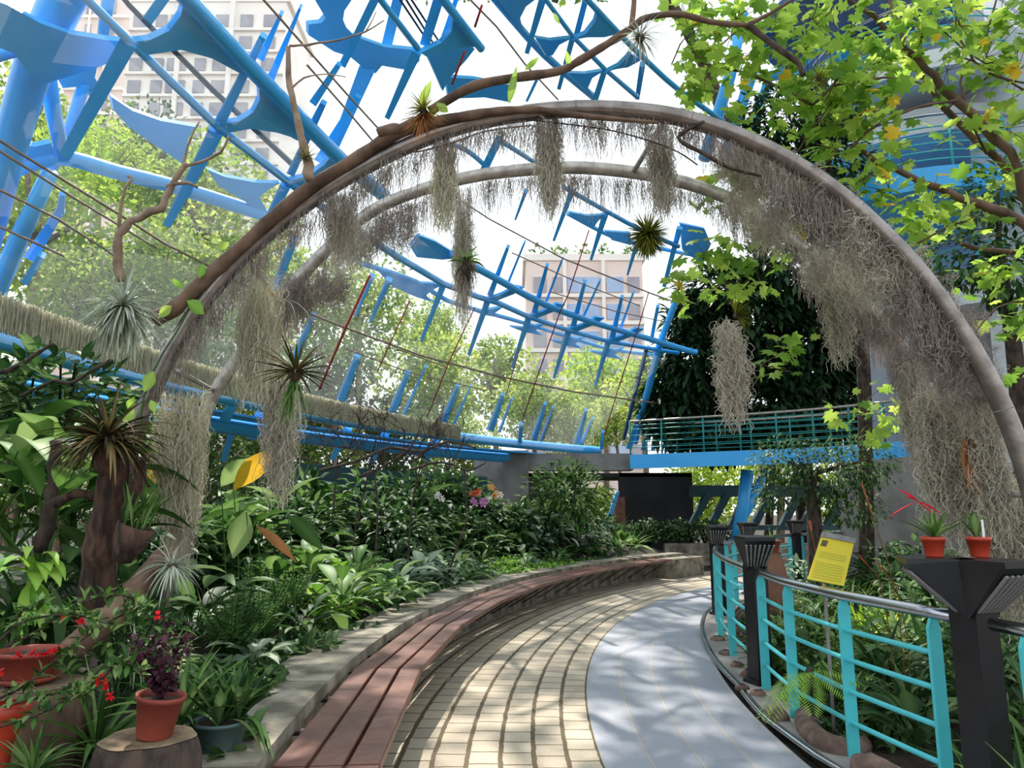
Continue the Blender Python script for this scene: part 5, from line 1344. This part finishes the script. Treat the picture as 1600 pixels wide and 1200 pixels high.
# stones and driftwood at the railing foot
for pts, w, lab in (([(1255, 1110), (1262, 1135), (1290, 1160), (1325, 1168), (1350, 1160)], [34, 26], 'curved brown driftwood root behind the third railing upright'), ([(1335, 1190), (1370, 1200), (1400, 1215)], [42, 36], 'thick brown driftwood piece at the bottom behind the railing'), ([(1206, 1110), (1222, 1120)], [30, 26], 'small brown stone by the second railing upright')):
    q = [G(x, y + 4, .06) for x, y in pts]; b = MB(); sp = smooth_pts(q, 4) if len(q) > 2 else [q[0], (q[0] + q[1]) / 2, q[1]]
    rr = [w[0] * Tof(q[0]) / F / 2 * (.65 + .35 * sin(pi * (i + .8) / (len(sp) + .6))) for i in range(len(sp))]
    b.tube(sp, rr, 12); tag(b.build('driftwood', 'stone'), lab, 'driftwood')
for i, (u, v, r) in enumerate(((1122, 1000, .09), (1135, 1022, .08), (1150, 1040, .07), (1170, 1055, .09), (1160, 1075, .06), (1142, 985, .1), (1185, 1085, .07))):
    c = G(u, v, .05); b = MB()
    vs = []; n = 10
    for k in range(1, 7):
        for j in range(n):
            th = pi * k / 7; q = 2 * pi * j / n; rr = r * (1 + .2 * sin(3 * q + i) * sin(th))
            vs.append(c + V((rr * sin(th) * cos(q), rr * sin(th) * sin(q) * .8, rr * .6 * cos(th))))
    b.add(vs, [(k * n + j, k * n + (j + 1) % n, (k + 1) * n + (j + 1) % n, (k + 1) * n + j) for k in range(5) for j in range(n)] + [tuple(range(n)), tuple(range(5 * n, 6 * n))])
    tag(b.build('stone', 'stone'), 'rounded brown stone lying at the foot of the far railing section', 'stone', 'stones at the foot of the railing')
# tall terracotta jar with pot on it
base = G(1212, 985, .02); e = empty('terracotta_jar', base, 'tall brown terracotta jar behind the second lamp post', 'jar')
t0 = Tof(base); b = MB(); b.lathe(base, [(.001, 0), (.16, 0), (.2, .25), (.22, .5), (.17, .8), (.12, .95), (.13, 1.0)], 24); b.build('body', 'jar', e)
p = base + V((0, 0, 1.0)); e = pot('potted_plant', p, .09, .13, .16, 'terracotta', 'terracotta pot of thin stems on top of the tall jar', None, 'potted plant')
b = MB(); rosette(b, p + V((0, 0, .12)), 20, .25, .02, spread=.9, droop=.5); b.build('leaves', 'L_mid', e)
# flower spikes
for (x0, y0, x1, y1, t, w, m, lab, n_) in ((1388, 880, 1348, 762, 5.6, .022, 'spike', 'tall orange bromeliad flower spike standing above the sign', 14), (1372, 900, 1345, 872, 5.8, .025, 'spike', 'orange seed head right of the sign', 9), (1400, 915, 1374, 885, 5.9, .025, 'spike', 'small orange seed head near the left red pot', 9), (1272, 850, 1266, 822, 6.4, .04, 'spike', 'orange-pink bloom just above the sign', 12)):
    a, c = P(x0, y0, t), P(x1, y1, t); bs_ = MB(); a2 = V((a.x + .15, a.y + .2, .05)); bs_.tube(smooth_pts([a2, a2.lerp(a, .6) + V((.03, 0, 0)), a], 4) + [a.lerp(c, .6), c], [.005, .004], 5)
    b = MB()
    for i in range(n_):
        q = a.lerp(c, .62 + .38 * i / n_); b.leaf(q, (c - a).normalized() * 2 + rdir() * .3, .06, w * .6, 0, 3)
    e = empty('flower_spike', a2, lab, 'flower'); b.build('bloom', m, e); bs_.build('stem', 'L_brown', e)

# ================================================================== LOBED-LEAF TREE (right, overhead)
tr = empty('lobed_leaf_tree', P(1700, 900, 6.5), 'leafy tree with lobed yellow-green leaves arching in from the upper right', 'tree')
BR = [([(1660, 400), (1600, 300), (1576, 240), (1490, 156), (1446, 104), (1404, 66), (1364, 26), (1326, 0), (1290, -40)], [24, 9], 6.4), ([(1640, 350), (1600, 296), (1548, 240), (1472, 160), (1428, 100), (1408, 56), (1392, 0), (1385, -40)], [18, 9], 6.9),
 ([(1680, 400), (1600, 352), (1500, 306), (1420, 278), (1354, 242), (1340, 230)], [26, 8], 6.2), ([(1354, 240), (1300, 232), (1240, 210), (1200, 190)], [5, 3], 6.2), ([(1085, 95), (1120, 104), (1170, 115), (1225, 140), (1270, 163)], [5, 7], 6.0), ([(1300, 135), (1380, 122), (1440, 130)], [5, 4], 6.0), ([(1270, 163), (1300, 135), (1330, 100)], [5, 4], 6),
 ([(1320, 240), (1370, 195), (1430, 170), (1495, 155)], [6, 6], 6.0), ([(1640, 390), (1600, 394), (1520, 386), (1500, 380)], [16, 9], 6.6), ([(1435, 380), (1480, 355), (1510, 345)], [5, 4], 6.3), ([(1540, 240), (1500, 130), (1540, 60), (1560, -20)], [6, 4], 6.5), ([(1600, 130), (1540, 110), (1500, 60), (1490, 0)], [5, 3], 6.5), ([(1050, 100), (1070, 60), (1090, 88), (1110, 84), (1150, 50)], [3, 4], 5.6), ([(1205, 58), (1260, 50), (1310, 5)], [4, 3], 6), ([(1600, 60), (1540, 100), (1450, 25)], [4, 3], 6.6), ([(1480, 170), (1580, 90), (1620, 50)], [5, 3], 6.6), ([(1600, 140), (1520, 95), (1480, 90)], [5, 3], 6.6),
 ([(1500, 550), (1560, 480), (1620, 470)], [4, 6], 6.6), ([(1300, 160), (1250, 230), (1242, 240)], [4, 3], 6.1)]
tw = []
for px, w, t in BR:
    o, sp = branch('branch', px, [q * .68 for q in w], t, 'bark', None, tr, wob=.02); tw.append(sp)
b = MB(); b.tube(smooth_pts([V((8.2, 6.2, 0)), V((7.6, 6.2, 2.0)), P(1700, 420, 6.5)], 5), [.16, .1], 12); b.build('trunk', 'bark', tr)
bl = MB(); bt = MB()
SUN = V((-.15, .65, 1)).normalized()
def lobed(c, r, tint=None):
    d = V((rnd(-1, 1), rnd(-1, .6), rnd(-.9, .1))).normalized(); bl.palmate(c, d, V((rnd(-.5, .5), rnd(-.7, .5), 1)), r, tint)
clusters = [(1075, 40, 5.7, 60, 26), (1110, 75, 5.7, 50, 20), (1150, 30, 5.8, 60, 26), (1210, 20, 5.9, 60, 26), (1270, 30, 6, 60, 22), (1080, 130, 5.8, 35, 8), (1110, 110, 5.9, 40, 12), (1180, 85, 5.9, 50, 20), (1230, 110, 6, 50, 22), (1260, 75, 6, 45, 16), (1300, 140, 6.1, 60, 30), (1350, 130, 6.1, 60, 30), (1330, 90, 6.1, 55, 22), (1380, 90, 6.2, 50, 20), (1440, 60, 6.3, 60, 26), (1440, 20, 6.4, 60, 20), (1500, 40, 6.5, 60, 26), (1560, 40, 6.5, 60, 34), (1590, 110, 6.6, 50, 24), (1540, 90, 6.5, 50, 20), (1480, 110, 6.4, 45, 14), (1280, 190, 6.1, 60, 26), (1330, 180, 6.1, 55, 22), (1230, 160, 6, 45, 14), (1300, 240, 6.2, 50, 16), (1380, 170, 6.1, 45, 16), (1400, 230, 6.2, 50, 12), (1350, 280, 6.2, 55, 22), (1390, 300, 6.2, 45, 16), (1450, 330, 6.3, 60, 24), (1520, 340, 6.4, 60, 20), (1570, 200, 6.6, 60, 26), (1590, 260, 6.6, 45, 16), (1440, 370, 6.4, 45, 14), (1560, 420, 6.6, 60, 22), (1590, 500, 6.6, 50, 18), (1570, 590, 6.6, 40, 10), (1100, 395, 6.3, 40, 14), (1060, 455, 6.4, 40, 12), (1130, 440, 6.4, 50, 18), (1180, 420, 6.4, 60, 16), (1230, 540, 6.6, 35, 8), (1190, 570, 6.6, 40, 9), (1340, 640, 7.2, 55, 18), (1380, 660, 7.2, 45, 14), (1240, 370, 6.6, 50, 14), (1150, 180, 6.1, 40, 8), (1200, 210, 6.1, 40, 10), (1160, 270, 6.6, 60, 18), (1220, 300, 6.8, 60, 14), (1100, 300, 6.8, 40, 10), (1330, 40, 6.2, 50, 12), (1390, 20, 6.3, 45, 12), (1500, 190, 6.5, 40, 8)]
for u, v, t, rp, n in clusters:
    c = P(u, v, t); r = rp * t / F
    for i in range(int(n * 1.5)):
        p = c + rdir() * r * rnd(.2, 1) + V((0, rnd(-.3, .3), 0)); lobed(p, rnd(.09, .20), rnd(.1, .8) if random.random() < .97 else 1.0)
        if i % 3 == 0: bt.tube([c, p], .003, 3, cap=False)
# unseen crown added out of frame above the path to break up the sunlight
for i in range(420):
    p = V((rnd(-.5, 7), rnd(6.5, 13.5), rnd(8.5, 11)))
    if (p - CAM).dot(FW) > 0:
        w_ = (p - CAM); vv = 600 - F * w_.dot(UP) / w_.dot(FW)
        if vv > -30: continue
    for q in range(9): lobed(p + rdir() * .35, rnd(.16, .26))
bl.build('foliage', 'L_tree', tr); bt.build('leaf_stalks', 'bark', tr)

# ================================================================== DARK FICUS AND MID TREES
def denseTree(name, blobs, leaf, m, label, trunk, cat='tree', tm='barkdark', seed=1):
    random.seed(seed); e = empty(name, trunk[0], label, cat); b = MB()
    for u, v, t, rx, rz, n in blobs:
        c = P(u, v, t); ax, az = rx * t / F, rz * t / F
        for i in range(n):
            d = rdir(); q = rnd(.3, 1) ** .6; p = c + V((d.x * ax, d.y * ax * .8, d.z * az)) * q
            b.leaf(p, d + rdir() * .7 + V((0, 0, -.4)), leaf * rnd(.7, 1.3), leaf * .38, .3, 2, .15)
    b.build('foliage', m, e)
    b = MB(); b.tube(smooth_pts(trunk, 4), [.16, .07], 9)
    for u, v, t, rx, rz, n in blobs[::2]:
        b.tube([trunk[-1], P(u, v, t)], [.05, .015], 5)
    b.build('trunk', tm, e)
    return e
denseTree('ficus_tree', [(1120, 670, 23, 80, 50, 1400), (1040, 600, 23.5, 40, 60, 500), (1090, 500, 23, 50, 40, 600), (1100, 560, 23, 75, 90, 2600), (1060, 640, 23, 60, 60, 1600), (1180, 500, 23, 90, 100, 2600), (1260, 560, 23, 90, 110, 2800), (1330, 500, 23, 80, 100, 2200), (1220, 640, 23, 110, 60, 2200), (1320, 620, 23.6, 80, 80, 2000), (1120, 460, 23, 60, 50, 600), (1240, 430, 23, 90, 70, 1400), (1350, 420, 23, 70, 80, 900), (1380, 560, 23.6, 50, 90, 1200)], .40, 'L_ficus',
          'large dark ficus tree above the footbridge at right', [P(1200, 850, 25), P(1205, 760, 24.5), P(1215, 640, 23.5)], seed=3)
denseTree('dark_conifer', [(1230, 190, 13, 85, 55, 1100), (1290, 250, 13, 70, 55, 800), (1190, 215, 13, 45, 30, 350), (1290, 180, 13, 50, 60, 500), (1270, 320, 13.5, 60, 50, 400)], .17, 'L_ficus',
          'dark needle-leaved tree behind the arch shoulder, upper right', [V((P(1345, 800, 15).x, P(1345, 800, 15).y, 0)), P(1345, 500, 14), P(1290, 250, 13)], seed=4)
denseTree('variegated_shrub', [(1230, 720, 12.5, 60, 40, 700), (1290, 740, 12.5, 70, 55, 900), (1350, 720, 12.5, 60, 45, 600), (1210, 770, 12.5, 35, 30, 300), (1330, 790, 12.5, 60, 35, 400)], .11, 'L_dark',
          'small-leaved tree with pale glints in front of the footbridge', [V((P(1270, 830, 12.5).x, P(1270, 830, 12.5).y, 0)), P(1272, 800, 12.5), P(1268, 740, 12.5)], seed=5)
denseTree('leafy_tree', [(1560, 300, 10, 60, 45, 300), (1500, 400, 10, 80, 50, 500), (1570, 420, 10, 60, 60, 400)], .16, 'L_dark',
          'dark small-leaved tree behind the right shoulder of the arch', [V((P(1590, 800, 10.5).x, P(1590, 800, 10.5).y, 0)), P(1590, 600, 10.4), P(1560, 400, 10)], seed=6)
# unseen tree crown added along the sun's rays to dapple the path with shade
random.seed(61)
e = empty('added_shade_tree', V((9.5, 24, 0)), 'tall tree behind the dark ficus, its unseen crown added high above the glasshouse for dappled shade', 'tree')
b = MB(); n_ = 0
for i in range(900):
    Y0 = rnd(1.5, 17); X0 = rnd(-1.5, 3.6)
    dens = (.5 if X0 > .6 else .17)
    if random.random() > dens: continue
    z = 1.46 * Y0 + 3.1 + rnd(1.5, 5); c = V((X0 - .15 * z, Y0 + .65 * z, z))
    for q in range(26):
        b.rhomb(c + rdir() * rnd(.1, .55), rdir(), rnd(.22, .34), .16)
b.build('foliage', 'L_fardark', e)
b = MB(); b.tube(smooth_pts([V((9.5, 24, 0)), V((9, 24, 8)), V((6, 23, 18)), V((0, 22, 25))], 6), [.35, .12], 9)
for q in ((0, 13, 16), (-1, 18, 22), (2, 10, 12), (-2, 24, 30), (1, 28, 30)): b.tube([V((4, 22.5, 21)), V(q) + V((0, 0, 2))], [.1, .03], 6)
b.build('trunk', 'barkdark', e)
# climber leaves on the left limb of the arch
random.seed(91)
cl = empty('climbing_vine', onA1(230, 640), 'green heart-leaved vine climbing the left leg of the arch', 'vine')
b = MB(); b.tube(smooth_pts([onA1(u, v, -.1) for u, v in ((185, 760), (215, 690), (225, 620), (250, 560), (275, 520), (292, 488), (300, 460), (320, 430), (360, 395))], 4), .006, 5); b.build('stem', 'L_mid', cl)
b = MB()
for (u, v, du, dv, L) in ((318, 412, -10, 30, .11), (292, 470, 45, 24, .17), (240, 580, -18, 34, .15), (285, 450, -12, -14, .09), (268, 478, -34, 24, .12), (210, 640, -20, 20, .12), (235, 625, 10, 20, .1), (200, 640, 10, -24, .1), (340, 390, 24, -20, .1), (195, 690, -20, 30, .12), (180, 720, -25, 10, .1)):
    a = onA1(u, v, -.14); c = onA1(u + du, v + dv, -.16); b.leaf(a, c - a, L, L * .55, .3, 6, .15, tint=rnd(.4, 1), side=(c - a).cross(a - CAM))
for (u, v, du, dv, L, W) in ((795, 162, 12, -60, .26, .055), (655, 168, 15, -35, .2, .06), (700, 175, -20, -16, .1, .06), (820, 110, 20, -20, .13, .04), (890, 105, -5, -28, .11, .04), (865, 20, 14, 26, .12, .03)):
    a = onA1(u, v, -.12); c = onA1(u + du, v + dv, -.16); b.leaf(a, c - a, L, W, .1, 6, .1, tint=rnd(.5, 1), side=(c - a).cross(a - CAM))
b.build('leaves', 'L_bright', cl)

# ================================================================== LIGHT
wd = bpy.data.worlds.new('world'); SC.world = wd; wd.use_nodes = True
n = wd.node_tree.nodes; l = wd.node_tree.links; n.clear()
o = n.new('ShaderNodeOutputWorld'); bg = n.new('ShaderNodeBackground'); l.new(bg.outputs[0], o.inputs[0])
tc = n.new('ShaderNodeTexCoord'); sp = n.new('ShaderNodeSeparateXYZ'); l.new(tc.outputs['Generated'], sp.inputs[0])
r = ramp(n, l, sp.outputs[2], [(.0, (.95, .98, 1, 1)), (.5, (.86, .94, 1, 1)), (1, (.75, .88, 1, 1))])
l.new(r, bg.inputs[0]); bg.inputs[1].default_value = 1.25
sl = bpy.data.lights.new('sun', 'SUN'); sl.energy = 6.0; sl.angle = radians(.7); sl.color = (1, .94, .84)
so = bpy.data.objects.new('sun', sl); COL.objects.link(so)
so.rotation_euler = SUN.to_track_quat('Z', 'Y').to_euler()

SC.view_settings.view_transform = 'Standard'; SC.view_settings.look = 'None'; SC.view_settings.gamma = 1
SC.view_settings.use_curve_mapping = False
SC.view_settings.exposure = .37
SC.cycles.max_bounces = 8; SC.cycles.transparent_max_bounces = 16; SC.cycles.diffuse_bounces = 3
SC.cycles.use_denoising = True
for o in SC.objects:
    if '_o' in o.keys(): del o['_o']
